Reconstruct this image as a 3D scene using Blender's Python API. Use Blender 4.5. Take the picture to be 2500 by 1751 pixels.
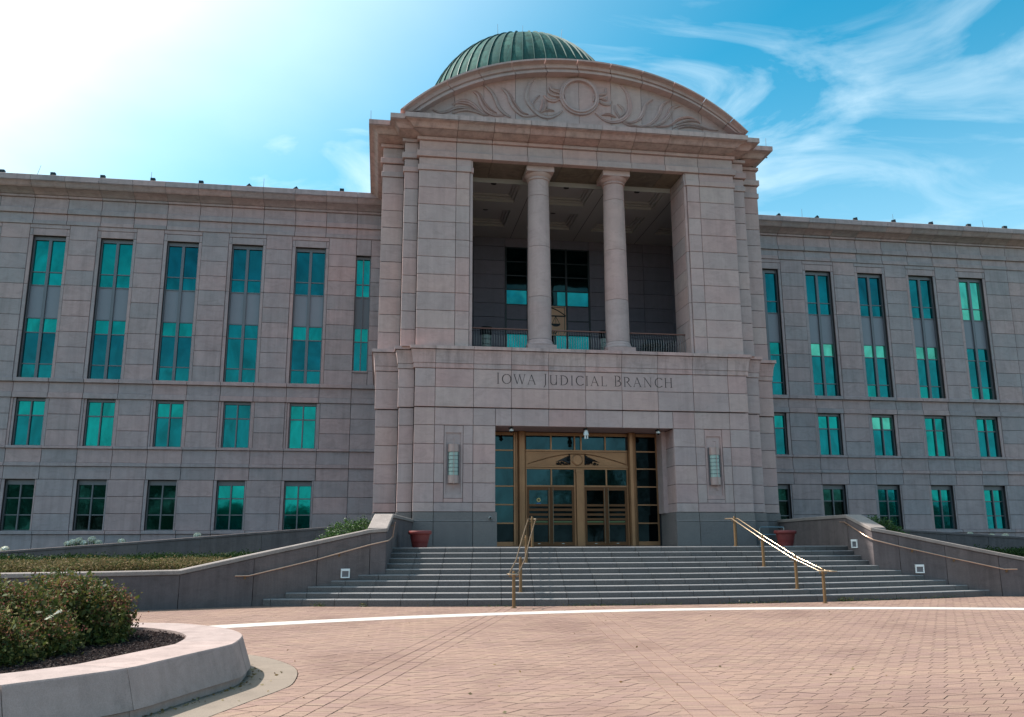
import bpy, bmesh, math, random
import numpy as np
from mathutils import Matrix, Vector
R_ = math.radians
rnd = random.Random(7)
for o in list(bpy.data.objects): bpy.data.objects.remove(o)
SC = bpy.context.scene
COL = SC.collection

# ------------------------------------------------------------------ camera
cam = bpy.data.objects.new('camera', bpy.data.cameras.new('camera'))
COL.objects.link(cam); SC.camera = cam
YAW, PITCH, ROLL = 0.15160, 0.2115, -0.0037
cam.data.sensor_width = 36; cam.data.sensor_fit = 'HORIZONTAL'
cam.data.lens = 2090.82 / 2500 * 36
cam.data.clip_start = .05; cam.data.clip_end = 2000
cam.matrix_world = (Matrix.Translation((0, 0, 1.6496)) @ Matrix.Rotation(-YAW, 4, 'Z')
                    @ Matrix.Rotation(math.pi/2 + PITCH, 4, 'X') @ Matrix.Rotation(ROLL, 4, 'Z'))

# ------------------------------------------------------------------ sky and sun
SUN_AZ, SUN_EL = R_(-64), R_(52)          # azimuth measured from +Y towards +X
sd = Vector((math.sin(SUN_AZ)*math.cos(SUN_EL), math.cos(SUN_AZ)*math.cos(SUN_EL), math.sin(SUN_EL)))
W = bpy.data.worlds.new('World'); SC.world = W; W.use_nodes = True
nt = W.node_tree; nt.nodes.clear()
def wn(t, **k):
    n = nt.nodes.new(t)
    for a, b in k.items(): setattr(n, a, b)
    return n
def wmath(op, a, b=None, c=None, clamp=False):
    n = wn('ShaderNodeMath', operation=op, use_clamp=clamp)
    for i, v in enumerate((a, b, c)):
        if v is None: continue
        if isinstance(v, (int, float)): n.inputs[i].default_value = v
        else: nt.links.new(v, n.inputs[i])
    return n.outputs[0]
sky = wn('ShaderNodeTexSky', sky_type='NISHITA', sun_disc=False, sun_elevation=SUN_EL, sun_rotation=SUN_AZ,
         altitude=250, air_density=1.0, dust_density=0.6, ozone_density=1.5)
tc = wn('ShaderNodeTexCoord')
sep = wn('ShaderNodeSeparateXYZ'); nt.links.new(tc.outputs['Generated'], sep.inputs[0])
zz = wmath('ADD', wmath('MAXIMUM', sep.outputs[2], 0.0), 0.12)
px = wmath('DIVIDE', sep.outputs[0], zz); py = wmath('DIVIDE', sep.outputs[1], zz)
cmb = wn('ShaderNodeCombineXYZ'); nt.links.new(px, cmb.inputs[0]); nt.links.new(py, cmb.inputs[1])
mp = wn('ShaderNodeMapping'); mp.inputs['Rotation'].default_value = (0, 0, R_(-30)); mp.inputs['Scale'].default_value = (1.3, 1.9, 1)
mp.inputs['Location'].default_value = (15.0, 8.0, 0)
nt.links.new(cmb.outputs[0], mp.inputs[0])
n1 = wn('ShaderNodeTexNoise'); n1.inputs['Scale'].default_value = 1.7; n1.inputs['Detail'].default_value = 10
n1.inputs['Roughness'].default_value = .56; n1.inputs['Distortion'].default_value = 1.3
nt.links.new(mp.outputs[0], n1.inputs['Vector'])
n2 = wn('ShaderNodeTexNoise'); n2.inputs['Scale'].default_value = .8; n2.inputs['Detail'].default_value = 4
nt.links.new(cmb.outputs[0], n2.inputs['Vector'])
hz = wmath('POWER', wmath('SUBTRACT', 1.0, wmath('MAXIMUM', sep.outputs[2], 0.0), clamp=True), 4.6)
wisp = wmath('MULTIPLY', wmath('SUBTRACT', n1.outputs[0], wmath('SUBTRACT', .485, wmath('MULTIPLY', hz, .34)), clamp=True), 4.4, clamp=True)
wisp = wmath('MULTIPLY', wisp, wmath('MULTIPLY', wmath('SUBTRACT', n2.outputs[0], .3, clamp=True), 2.6, clamp=True), clamp=True)
wisp = wmath('ADD', wisp, wmath('MULTIPLY', hz, 1.9), clamp=True)
dt = wn('ShaderNodeVectorMath', operation='DOT_PRODUCT'); nt.links.new(tc.outputs['Generated'], dt.inputs[0]); dt.inputs[1].default_value = sd
gl = wmath('POWER', wmath('MAXIMUM', dt.outputs['Value'], 0.0), 5.0)
n3 = wn('ShaderNodeTexNoise'); n3.inputs['Scale'].default_value = 1.3; n3.inputs['Detail'].default_value = 6
nt.links.new(cmb.outputs[0], n3.inputs['Vector'])
haze = wmath('MULTIPLY', gl, wmath('ADD', wmath('MULTIPLY', n3.outputs[0], 2.6), 1.75), clamp=True)
el_ = wmath('MULTIPLY', wmath('POWER', wmath('SUBTRACT', 1.0, wmath('MAXIMUM', sep.outputs[2], 0.0), clamp=True), 1.6), 2.1, clamp=True)
fac = wmath('MAXIMUM', wmath('MULTIPLY', wmath('MULTIPLY', wisp, el_), .86), haze)
fac = wmath('MULTIPLY', fac, .97, clamp=True)
tint = wn('ShaderNodeMix', data_type='RGBA', blend_type='MULTIPLY'); tint.inputs[0].default_value = 1
nt.links.new(sky.outputs[0], tint.inputs[6]); tint.inputs[7].default_value = (.02, .98, 1.02, 1)
cloud = wn('ShaderNodeMix', data_type='RGBA'); nt.links.new(gl, cloud.inputs[0])
cloud.inputs[6].default_value = (5.6, 6.6, 7.0, 1); cloud.inputs[7].default_value = (12.0, 12.8, 13.0, 1)
mx = wn('ShaderNodeMix', data_type='RGBA'); nt.links.new(fac, mx.inputs[0]); nt.links.new(tint.outputs[2], mx.inputs[6]); nt.links.new(cloud.outputs[2], mx.inputs[7])
bg = wn('ShaderNodeBackground'); bg.inputs[1].default_value = 0.13; nt.links.new(mx.outputs[2], bg.inputs[0])
wo = wn('ShaderNodeOutputWorld'); nt.links.new(bg.outputs[0], wo.inputs[0])

sun = bpy.data.objects.new('sun', bpy.data.lights.new('sun', 'SUN')); COL.objects.link(sun)
sun.data.energy = 5.0; sun.data.angle = R_(.55); sun.data.color = (1, .95, .88)
sun.rotation_euler = sd.to_track_quat('Z', 'Y').to_euler(); sun.location = (-30, 40, 60)
SC.view_settings.view_transform = 'Standard'; SC.view_settings.look = 'None'
SC.view_settings.exposure = 0.6; SC.view_settings.gamma = 1; SC.view_settings.use_curve_mapping = False
SC.render.engine = 'CYCLES'

# ------------------------------------------------------------------ helpers: objects
WL = {}
def _par(o, parent):
    if parent is not None:
        o.parent = parent; o.matrix_parent_inverse = Matrix.Translation(-WL[parent])
def link(name, me, loc=(0, 0, 0), parent=None, kind=None, label=None):
    o = bpy.data.objects.new(name, me); COL.objects.link(o); o.location = loc; WL[o] = Vector(loc)
    _par(o, parent)
    if kind: o['kind'] = kind
    if label: o['label'] = label
    return o
def thing(name, loc, label, cat, group=None, parent=None):
    o = link(name, None, loc, parent); o['label'] = label; o['category'] = cat
    if group: o['group'] = group
    return o
def tag(o, label, cat, group=None):
    o['label'] = label; o['category'] = cat
    if group: o['group'] = group
    return o
def copy_tree(root, loc, label, rotz=0):
    r = root.copy(); COL.objects.link(r); r.location = loc; r['label'] = label; r.rotation_euler = (0, 0, rotz); WL[r] = Vector(loc)
    for ch in [c for c in root.children]:
        c = ch.copy(); COL.objects.link(c); c.parent = r; c.matrix_parent_inverse = ch.matrix_parent_inverse.copy(); WL[c] = WL[ch]
        for gc in [g for g in ch.children]:
            d = gc.copy(); COL.objects.link(d); d.parent = c; d.matrix_parent_inverse = gc.matrix_parent_inverse.copy(); WL[d] = WL[gc]
    return r
class MB:
    def __init__(s): s.v = []; s.f = []; s.sm = []
    def add(s, vs, fs, smooth=False):
        n = len(s.v); s.v += [tuple(p) for p in vs]; s.f += [tuple(i+n for i in f) for f in fs]; s.sm += [smooth]*len(fs); return s
    def box(s, x0, x1, y0, y1, z0, z1):
        return s.add([(x0,y0,z0),(x1,y0,z0),(x1,y1,z0),(x0,y1,z0),(x0,y0,z1),(x1,y0,z1),(x1,y1,z1),(x0,y1,z1)],
                     [(0,3,2,1),(4,5,6,7),(0,1,5,4),(1,2,6,5),(2,3,7,6),(3,0,4,7)])
    def sweep(s, prof, path, caps=True):
        """prof: closed list of (p,z); path: list of ((x,y),(dx,dy)); point = P + p*D"""
        m = len(prof); vs = []
        for P, D in path:
            for p, z in prof: vs.append((P[0]+p*D[0], P[1]+p*D[1], z))
        fs = []
        for i in range(len(path)-1):
            for j in range(m):
                k = (j+1) % m; fs.append((i*m+j, i*m+k, (i+1)*m+k, (i+1)*m+j))
        if caps: fs += [tuple(range(m))[::-1], tuple((len(path)-1)*m+j for j in range(m))]
        return s.add(vs, fs)
    def loop_rows(s, rows, closed=True, caps=True, smooth=False):
        m = len(rows[0]); vs = [p for r in rows for p in r]; fs = []
        for i in range(len(rows)-1):
            for j in range(m if closed else m-1):
                k = (j+1) % m; fs.append((i*m+j, i*m+k, (i+1)*m+k, (i+1)*m+j))
        n0 = len(fs)
        s.add(vs, fs, smooth)
        if caps and closed:
            b = len(s.v) - len(vs)
            s.f += [tuple(b+j for j in range(m))[::-1], tuple(b+(len(rows)-1)*m+j for j in range(m))]; s.sm += [False, False]
        return s
    def tube(s, pts, r, n=8, caps=True, flat=1.0):
        pts = [Vector(p) for p in pts]; rows = []; rr = r if isinstance(r, (list, tuple)) else [r]*len(pts)
        up = Vector((0, 0, 1))
        for i, p in enumerate(pts):
            t = (pts[min(i+1, len(pts)-1)] - pts[max(i-1, 0)]).normalized()
            a = t.cross(up if abs(t.z) < .95 else Vector((0, 1, 0))).normalized(); b = t.cross(a)
            rows.append([p + (a*math.cos(2*math.pi*k/n) + b*math.sin(2*math.pi*k/n)*flat)*rr[i] for k in range(n)])
        return s.loop_rows(rows, caps=caps, smooth=True)
    def lathe(s, prof, c=(0, 0, 0), n=32, a0=0, a1=2*math.pi, caps=True, smooth=True):
        full = abs(a1-a0-2*math.pi) < 1e-6; m = n if full else n+1; rows = []
        for r, z in prof:
            rows.append([(c[0]+r*math.cos(a0+(a1-a0)*k/n), c[1]+r*math.sin(a0+(a1-a0)*k/n), c[2]+z) for k in range(m)])
        return s.loop_rows(rows, closed=full, caps=caps and full, smooth=smooth)
    def mesh(s, name, mat, fix=True):
        me = bpy.data.meshes.new(name); me.from_pydata(s.v, [], s.f)
        if fix:
            bm = bmesh.new(); bm.from_mesh(me); bmesh.ops.recalc_face_normals(bm, faces=bm.faces); bm.to_mesh(me); bm.free()
        if any(s.sm): me.polygons.foreach_set('use_smooth', s.sm)
        if mat: me.materials.append(mat)
        if any(s.sm): me.set_sharp_from_angle(angle=math.radians(38))
        me.update(); return me
    def obj(s, name, mat, parent=None, loc=(0, 0, 0), kind=None, label=None, fix=True):
        return link(name, s.mesh(name, mat, fix), loc, parent, kind, label)
_bc = {}
def slab(name, x0, x1, y0, y1, z0, z1, mat, parent, g=.0075, gx=None, gz=None):
    """a box piece with joint gaps, sharing mesh data between equal sizes"""
    gx = g if gx is None else gx; gz = g if gz is None else gz
    w, d, h = round(x1-x0-2*gx, 3), round(y1-y0, 3), round(z1-z0-2*gz, 3)
    if w <= .01 or h <= .01: return None
    key = (w, d, h, mat.name)
    if key not in _bc:
        c = min(.012, w*.1, h*.1)
        m = MB(); m.loop_rows([[(c,0,c),(w-c,0,c),(w-c,0,h-c),(c,0,h-c)],[(0,c,0),(w,c,0),(w,c,h),(0,c,h)],[(0,d,0),(w,d,0),(w,d,h),(0,d,h)]])
        _bc[key] = m.mesh(name, mat)
    return link(name, _bc[key], (x0+gx, y0 + rnd.uniform(-.002, .002), z0+gz), parent)

# ------------------------------------------------------------------ helpers: materials
def s2l(c):
    return tuple(((x/255)/12.92 if x/255 <= .04045 else ((x/255+.055)/1.055)**2.4) for x in c) + (1,)
def newmat(name):
    m = bpy.data.materials.new(name); m.use_nodes = True; t = m.node_tree; t.nodes.clear()
    b = t.nodes.new('ShaderNodeBsdfPrincipled'); o = t.nodes.new('ShaderNodeOutputMaterial'); t.links.new(b.outputs[0], o.inputs[0])
    return m, t, b
def nd(t, typ, inp=None, **k):
    n = t.nodes.new(typ)
    for a, b in k.items(): setattr(n, a, b)
    for a, b in (inp or {}).items():
        if hasattr(b, 'links') or isinstance(b, bpy.types.NodeSocket): t.links.new(b, n.inputs[a])
        else: n.inputs[a].default_value = b
    return n
def mix(t, f, a, b, mode='MIX'):
    n = t.nodes.new('ShaderNodeMix'); n.data_type = 'RGBA'; n.blend_type = mode
    for i, v in ((0, f), (6, a), (7, b)):
        if isinstance(v, bpy.types.NodeSocket): t.links.new(v, n.inputs[i])
        else: n.inputs[i].default_value = v
    return n.outputs[2]
def mth(t, op, a, b=0.0, clamp=False):
    n = t.nodes.new('ShaderNodeMath'); n.operation = op; n.use_clamp = clamp
    for i, v in ((0, a), (1, b)):
        if isinstance(v, bpy.types.NodeSocket): t.links.new(v, n.inputs[i])
        else: n.inputs[i].default_value = v
    return n.outputs[0]
def ramp(t, f, stops, interp='LINEAR'):
    n = t.nodes.new('ShaderNodeValToRGB'); n.color_ramp.interpolation = interp
    e = n.color_ramp.elements
    while len(e) < len(stops): e.new(.5)
    for el, (p, c) in zip(e, stops): el.position = p; el.color = c if len(c) == 4 else tuple(c) + (1,)
    t.links.new(f, n.inputs[0]); return n.outputs[0]
def coords(t, per_object=True):
    g = nd(t, 'ShaderNodeNewGeometry').outputs['Position']
    if not per_object: return g
    oi = nd(t, 'ShaderNodeObjectInfo').outputs['Random']
    sc = nd(t, 'ShaderNodeMath', {0: oi, 1: 97.0}, operation='MULTIPLY').outputs[0]
    cb = nd(t, 'ShaderNodeCombineXYZ', {0: sc, 1: sc, 2: sc}).outputs[0]
    return nd(t, 'ShaderNodeVectorMath', {0: g, 1: cb}, operation='ADD').outputs[0]
def noise(t, v, scale, detail=4, rough=.55, dist=0.0):
    return nd(t, 'ShaderNodeTexNoise', {'Vector': v, 'Scale': scale, 'Detail': detail, 'Roughness': rough, 'Distortion': dist}).outputs[0]
def stretch(t, v, s, rot=(0, 0, 0)):
    return nd(t, 'ShaderNodeMapping', {'Vector': v, 'Scale': s, 'Rotation': rot}).outputs[0]
def bump(t, b, h, strength, dist=.01):
    n = nd(t, 'ShaderNodeBump', {'Height': h, 'Strength': strength, 'Distance': dist}); t.links.new(n.outputs[0], b.inputs['Normal'])
def stone_mat(name, cols, mott=.25, rough=.75, streak=.2, spk=0.0, bmp=.25, per=True, spec=.3, veil=.35):
    m, t, b = newmat(name); v = coords(t, per)
    oi = nd(t, 'ShaderNodeObjectInfo').outputs['Random']
    n = len(cols)
    base = ramp(t, oi, [(i/n, c) for i, c in enumerate(cols)], 'CONSTANT') if n > 1 else None
    big = noise(t, v, .9, 5, .6, 1.6)
    other = ramp(t, noise(t, v, .55, 3, .5, .6), [(.3, cols[0]), (.5, cols[-1]), (.7, cols[len(cols)//2])])
    col = mix(t, veil, base, other) if base else mix(t, .0, cols[0], other)
    k = mth(t, 'ADD', mth(t, 'MULTIPLY', big, mott*2), 1-mott)
    col = mix(t, 1.0, col, nd(t, 'ShaderNodeCombineColor', {0: k, 1: k, 2: k}).outputs[0], 'MULTIPLY')
    # soft diagonal bedding veins
    ve = noise(t, stretch(t, v, (1.0, 1.0, 2.4), (.3, .62, .2)), 1.1, 7, .62, 1.6)
    k2 = ramp(t, ve, [(.42, (1, 1, 1)), (.52, (1.0+mott*.3,)*3), (.62, (1-mott*.4,)*3)])
    col = mix(t, .7, col, k2, 'MULTIPLY')
    if streak:
        g = nd(t, 'ShaderNodeNewGeometry').outputs['Position']
        st = noise(t, stretch(t, g, (3.2, 3.2, .22)), 1.0, 7, .7)
        ks = ramp(t, st, [(.46, (1, 1, 1)), (.74, (1-streak,)*3)])
        col = mix(t, 1.0, col, ks, 'MULTIPLY')
    if spk:
        sp = noise(t, v, 85, 2, .7); ks = ramp(t, sp, [(.35, (1-spk,)*3), (.5, (1, 1, 1)), (.66, (1+spk,)*3)])
        col = mix(t, 1.0, col, ks, 'MULTIPLY')
    t.links.new(col, b.inputs['Base Color']); b.inputs['Roughness'].default_value = rough; b.inputs['Specular IOR Level'].default_value = spec
    bump(t, b, noise(t, v, 14, 6, .7), bmp, .02)
    return m
def plain(name, col, rough=.5, metal=0.0, spec=.5, var=.1, scale=6, bmp=0.0):
    m, t, b = newmat(name); v = coords(t, True)
    k = mth(t, 'ADD', mth(t, 'MULTIPLY', noise(t, v, scale, 5, .6), var*2), 1-var)
    c = mix(t, 1.0, col, nd(t, 'ShaderNodeCombineColor', {0: k, 1: k, 2: k}).outputs[0], 'MULTIPLY')
    t.links.new(c, b.inputs['Base Color']); b.inputs['Roughness'].default_value = rough; b.inputs['Metallic'].default_value = metal
    b.inputs['Specular IOR Level'].default_value = spec
    if bmp: bump(t, b, noise(t, v, scale*4, 5, .6), bmp, .01)
    return m
def glass_mat(name, col, metal=.85, rough=.04, spec=.5, wav=.2):
    """tinted, mirror-coated window glass with slight waviness"""
    m, t, b = newmat(name); v = coords(t, True)
    k = ramp(t, noise(t, stretch(t, v, (1.2, 1.2, .7)), .9, 5, .6, .8), [(.3, (0,0,0)), (.7, (1,1,1))])
    c = mix(t, k, tuple(x*.62 for x in col[:3])+(1,), tuple(min(1, x*1.28) for x in col[:3])+(1,))
    t.links.new(c, b.inputs['Base Color']); b.inputs['Metallic'].default_value = metal; b.inputs['Roughness'].default_value = rough; b.inputs['Specular IOR Level'].default_value = spec
    bump(t, b, noise(t, v, 1.2, 2, .4), wav, .02)
    return m

PK = [(0.507,0.317,0.292,1),(0.441,0.333,0.321,1),(0.502,0.333,0.303,1),(0.414,0.312,0.303,1),(0.486,0.353,0.328,1),(0.475,0.300,0.283,1),(0.397,0.300,0.292,1),(0.475,0.333,0.316,1),(0.458,0.317,0.303,1)]
GY = [(0.394,0.286,0.287,1),(0.356,0.288,0.296,1),(0.443,0.301,0.295,1),(0.335,0.277,0.285,1),(0.405,0.296,0.296,1),(0.378,0.284,0.283,1),(0.453,0.301,0.290,1),(0.345,0.281,0.290,1),(0.313,0.265,0.273,1)]
M_T = stone_mat('pink_limestone', PK, .20, streak=.14)
M_WG = stone_mat('grey_pink_limestone', GY, .25, streak=.22)
M_CORE = plain('joint_mortar', (.035,.03,.032,1), .95)
M_TS = stone_mat('weather_stained_limestone', PK, .26, streak=.38)
M_WGS = stone_mat('weather_stained_grey_limestone', GY, .28, streak=.28)
M_GRAN = stone_mat('grey_granite', [(0.192,0.158,0.151,1),(0.212,0.173,0.162,1),(0.178,0.150,0.146,1)], .12, streak=.05, spk=.35, bmp=.15)
M_STEP = stone_mat('dark_granite', [(0.092,0.086,0.088,1),(0.077,0.074,0.077,1),(0.101,0.093,0.092,1),(0.084,0.079,0.081,1)], .14, .33, streak=0, spk=.55, bmp=.3)
M_TREAD = stone_mat('sunlit_granite_tread', [(0.211,0.199,0.200,1),(0.191,0.183,0.186,1),(0.226,0.211,0.208,1)], .15, .55, streak=0, spk=.35, bmp=.3)  # lighter copy of the step granite, sunlit tread highlight put into the colour
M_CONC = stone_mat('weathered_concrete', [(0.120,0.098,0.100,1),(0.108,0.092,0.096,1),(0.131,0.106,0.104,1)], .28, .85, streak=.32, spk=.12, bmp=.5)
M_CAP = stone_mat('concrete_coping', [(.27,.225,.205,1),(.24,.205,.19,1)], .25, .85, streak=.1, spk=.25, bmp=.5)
M_PLANT = stone_mat('planter_concrete', [(.36,.268,.242,1),(.335,.256,.234,1)], .22, .8, streak=.25, spk=.10, bmp=.35, veil=.3)
M_RING = stone_mat('ring_concrete', [(0.213,0.168,0.133,1)], .2, .85, streak=0, spk=.12, bmp=.4)
M_LINE = stone_mat('white_concrete', [(.50,.46,.42,1),(.47,.43,.40,1)], .1, .8, streak=0, spk=.08, bmp=.2)
M_FR = plain('grey_aluminium', (.135,.135,.15,1), .45, .3, var=.05)
M_SP = plain('spandrel_panel', (.20,.20,.23,1), .4, .1, var=.08, scale=1.2)
M_DK = plain('dark_frame', (.02,.022,.026,1), .4, .3)
M_BR = plain('bronze', (.29,.14,.068,1), .36, .5, var=.4, scale=1.1)
M_BRD = plain('door_bronze', (.15,.058,.022,1), .5, .15, .25, var=.15, scale=3)
M_LEAFMET = plain('blackened_bronze', (.02,.022,.026,1), .5, .5)
M_BRASS = plain('brushed_brass', (.17,.095,.04,1), .5, .35, var=.12, scale=9)
M_COPRAIL = plain('pink_bronze_tube', (.62,.40,.29,1), .3, .85, var=.08)
M_WOOD = plain('brown_rail', (.17,.07,.05,1), .5)
M_RAIL = plain('aged_brass_tube', (.55,.42,.29,1), .26, .88, var=.15)
M_PULL = plain('satin_bronze', (.22,.17,.12,1), .4, .6)
M_BAL = plain('grey_baluster', (.27,.25,.25,1), .5, .1)
M_STEEL = plain('brushed_steel', (.45,.45,.45,1), .3, .9)
M_BLACK = plain('black_metal', (.012,.013,.016,1), .5, .2)
M_WHITE = plain('white_plastic', (.72,.74,.74,1), .35, var=.04)
M_LENS = plain('smoked_dome', (.01,.01,.012,1), .08, 0)
M_POT = plain('terracotta', (.19,.028,.026,1), .55, var=.18, scale=5, bmp=.1)
M_CEIL = plain('painted_ceiling', (.40,.385,.38,1), .8, var=.04)
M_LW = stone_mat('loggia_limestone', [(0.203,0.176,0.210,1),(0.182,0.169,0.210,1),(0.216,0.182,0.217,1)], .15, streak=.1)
M_FROST = plain('frosted_glass', (.34,.44,.40,1), .25, var=.12, scale=14)
M_SCON = plain('copper_pink_cap', (.40,.27,.25,1), .4, .3, var=.12)
G_TEAL = glass_mat('teal_glass', (.001,.19,.17,1))
G_BLUE = glass_mat('blue_teal_glass', (.001,.088,.106,1))
G_MID = glass_mat('mid_teal_glass', (.001,.125,.135,1))
G_MINT = glass_mat('mint_blind_glass', (.075,.42,.30,1), .7)
G_GREEN = glass_mat('dark_green_glass', (.006,.06,.048,1), .8)  # this tint and the next carry mirrored tree darkness in their colour
G_DARK = glass_mat('black_green_glass', (.002,.014,.012,1), .8)
G_DOOR = glass_mat('door_glass', (.012,.038,.046,1), .85)
G_DOORD = glass_mat('door_glass_dark', (.006,.010,.012,1), .92, spec=.1)  # darker copy of the door glass, dark reflections put into the tint
G_LOG = glass_mat('loggia_dark_glass', (.001,.02,.022,1), .8)
G_LOGT = glass_mat('loggia_teal_glass', (.002,.17,.175,1), .8)
def mk_copper():
    m, t, b = newmat('verdigris_copper'); v = coords(t, True)
    oi = nd(t, 'ShaderNodeObjectInfo').outputs['Random']
    a = ramp(t, oi, [(0, (.026,.095,.085,1)), (.25, (.034,.112,.098,1)), (.5, (.022,.080,.074,1)), (.75, (.044,.126,.105,1))], 'CONSTANT')
    st = noise(t, stretch(t, v, (2.2, 2.2, .45)), 1.6, 7, .65, .6)
    c = mix(t, ramp(t, st, [(.4, (0, 0, 0)), (.62, (1, 1, 1))]), a, (.02,.06,.052,1))
    c = mix(t, ramp(t, noise(t, v, 3, 6, .7), [(.6, (0, 0, 0)), (.75, (.5, .5, .5))]), c, (.11,.20,.13,1))
    t.links.new(c, b.inputs['Base Color']); b.inputs['Roughness'].default_value = .8; b.inputs['Specular IOR Level'].default_value = .15
    bump(t, b, st, .2, .02); return m
M_COP = mk_copper()
M_SEAM = plain('copper_seam', (.02,.07,.062,1), .55, .1)
def mk_paver():
    m, t, b = newmat('pink_paver'); v = coords(t, False)
    at = nd(t, 'ShaderNodeAttribute', attribute_name='pv').outputs['Fac']
    oi = nd(t, 'ShaderNodeObjectInfo').outputs['Random']
    r = mth(t, 'FRACT', mth(t, 'ADD', at, oi))
    a = ramp(t, r, [(0, (.246,.158,.125,1)), (.2, (.258,.166,.130,1)), (.4, (.236,.150,.121,1)), (.6, (.256,.169,.130,1)), (.8, (.238,.151,.124,1))], 'CONSTANT')
    big = ramp(t, noise(t, v, .42, 5, .6, .5), [(.32, (.82,.79,.79)), (.5, (1, 1, 1)), (.68, (1.09,1.09,1.05))])
    c = mix(t, 1, a, big, 'MULTIPLY')
    c = mix(t, ramp(t, noise(t, v, 1.7, 6, .7, .4), [(.56, (0, 0, 0)), (.72, (.4, .4, .4))]), c, (.16,.11,.085,1))
    sp = ramp(t, noise(t, v, 130, 2, .6), [(.35, (.72,.72,.72)), (.5, (1, 1, 1)), (.64, (1.3,1.3,1.28))])
    c = mix(t, 1, c, sp, 'MULTIPLY')
    t.links.new(c, b.inputs['Base Color']); b.inputs['Roughness'].default_value = .85; b.inputs['Specular IOR Level'].default_value = .25
    bump(t, b, noise(t, v, 90, 3, .7), .35, .004); return m
M_PAV = mk_paver()
M_SAND = plain('joint_sand', (.12,.075,.06,1), .95, var=.25, scale=3)
M_SOIL = plain('garden_soil', (.06,.045,.035,1), .95, var=.3)
def mk_leaf(name, cols, rough=.5, spec=.4):
    m, t, b = newmat(name)
    at = nd(t, 'ShaderNodeAttribute', attribute_name='lv').outputs['Fac']
    c = ramp(t, at, [(i/len(cols), x) for i, x in enumerate(cols)], 'LINEAR')
    t.links.new(c, b.inputs['Base Color']); b.inputs['Roughness'].default_value = rough; b.inputs['Specular IOR Level'].default_value = spec
    tr = nd(t, 'ShaderNodeBsdfTranslucent', {'Color': c}).outputs[0]
    mxs = nd(t, 'ShaderNodeMixShader', {0: .28}); t.links.new(b.outputs[0], mxs.inputs[1]); t.links.new(tr, mxs.inputs[2])
    out = [n for n in t.nodes if n.type == 'OUTPUT_MATERIAL'][0]; t.links.new(mxs.outputs[0], out.inputs[0]); return m
L_SPI = mk_leaf('spirea_leaf', [(0.027,0.045,0.014,1),(0.049,0.075,0.018,1),(0.105,0.117,0.025,1),(0.037,0.053,0.020,1),(0.161,0.139,0.039,1)], .6, .2)
L_RUST = mk_leaf('dry_rust_bloom', [(0.150,0.053,0.038,1),(0.232,0.090,0.054,1),(0.273,0.139,0.076,1),(0.177,0.064,0.054,1)], .8, .1)
L_TAN = mk_leaf('tan_bloom', [(.16,.11,.055,1),(.22,.16,.085,1),(.12,.09,.04,1),(.10,.10,.035,1)], .8, .1)
L_YEW = mk_leaf('yew_leaf', [(.012,.032,.01,1),(.03,.07,.015,1),(.07,.14,.025,1)])
L_HEDGE = mk_leaf('hedge_leaf', [(.008,.02,.006,1),(.018,.042,.010,1),(.03,.06,.014,1)], .6, .15)
L_TREE = mk_leaf('tree_leaf', [(.02,.045,.012,1),(.045,.085,.02,1),(.03,.06,.015,1)])
L_WHITE = mk_leaf('white_petal', [(.72,.70,.58,1),(.80,.77,.66,1),(.62,.62,.48,1)], .7, .1)
L_MULCH = mk_leaf('bark_chip', [(.022,.015,.018,1),(.045,.03,.03,1),(.012,.009,.010,1),(.08,.055,.05,1)], .85, .2)
L_LIT = mk_leaf('fallen_leaf', [(.10,.05,.02,1),(.20,.13,.05,1),(.30,.24,.14,1)], .8, .1)
M_TRUNK = plain('bark', (.06,.045,.035,1), .9)

def leaves(name, centers, size, mat, parent=None, kind=None, up=.0, aspect=.5, seed=1, nrm=None, jit=.35, label=None):
    """one small two-sided leaf quad at every centre"""
    rg = np.random.default_rng(seed); c = np.asarray(centers, float); n = len(c)
    a = rg.normal(size=(n, 3)); a[:, 2] = a[:, 2]*(1-up) + up*.2
    if nrm is not None: a = a - nrm*(a*nrm).sum(1, keepdims=True)*.6
    a /= np.linalg.norm(a, axis=1, keepdims=True) + 1e-9
    b = rg.normal(size=(n, 3)); b -= a*(a*b).sum(1, keepdims=True); b /= np.linalg.norm(b, axis=1, keepdims=True) + 1e-9
    s = (np.asarray(size) * (1 + jit*rg.uniform(-1, 1, n)))[:, None] if np.ndim(size) == 0 else (np.asarray(size)*(1+jit*rg.uniform(-1, 1, n)))[:, None]
    q = np.stack([c - a*s*.5, c + b*s*aspect*.5, c + a*s*.5, c - b*s*aspect*.5], 1).reshape(-1, 3)
    me = bpy.data.meshes.new(name); me.vertices.add(4*n); me.vertices.foreach_set('co', q.ravel())
    me.loops.add(4*n); me.loops.foreach_set('vertex_index', np.arange(4*n)); me.polygons.add(n)
    me.polygons.foreach_set('loop_start', np.arange(n)*4); me.polygons.foreach_set('loop_total', np.full(n, 4))
    at = me.attributes.new('lv', 'FLOAT', 'FACE'); at.data.foreach_set('value', rg.uniform(0, 1, n))
    me.materials.append(mat); me.update(); me.validate()
    return link(name, me, (0, 0, 0), parent, kind, label)

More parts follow.
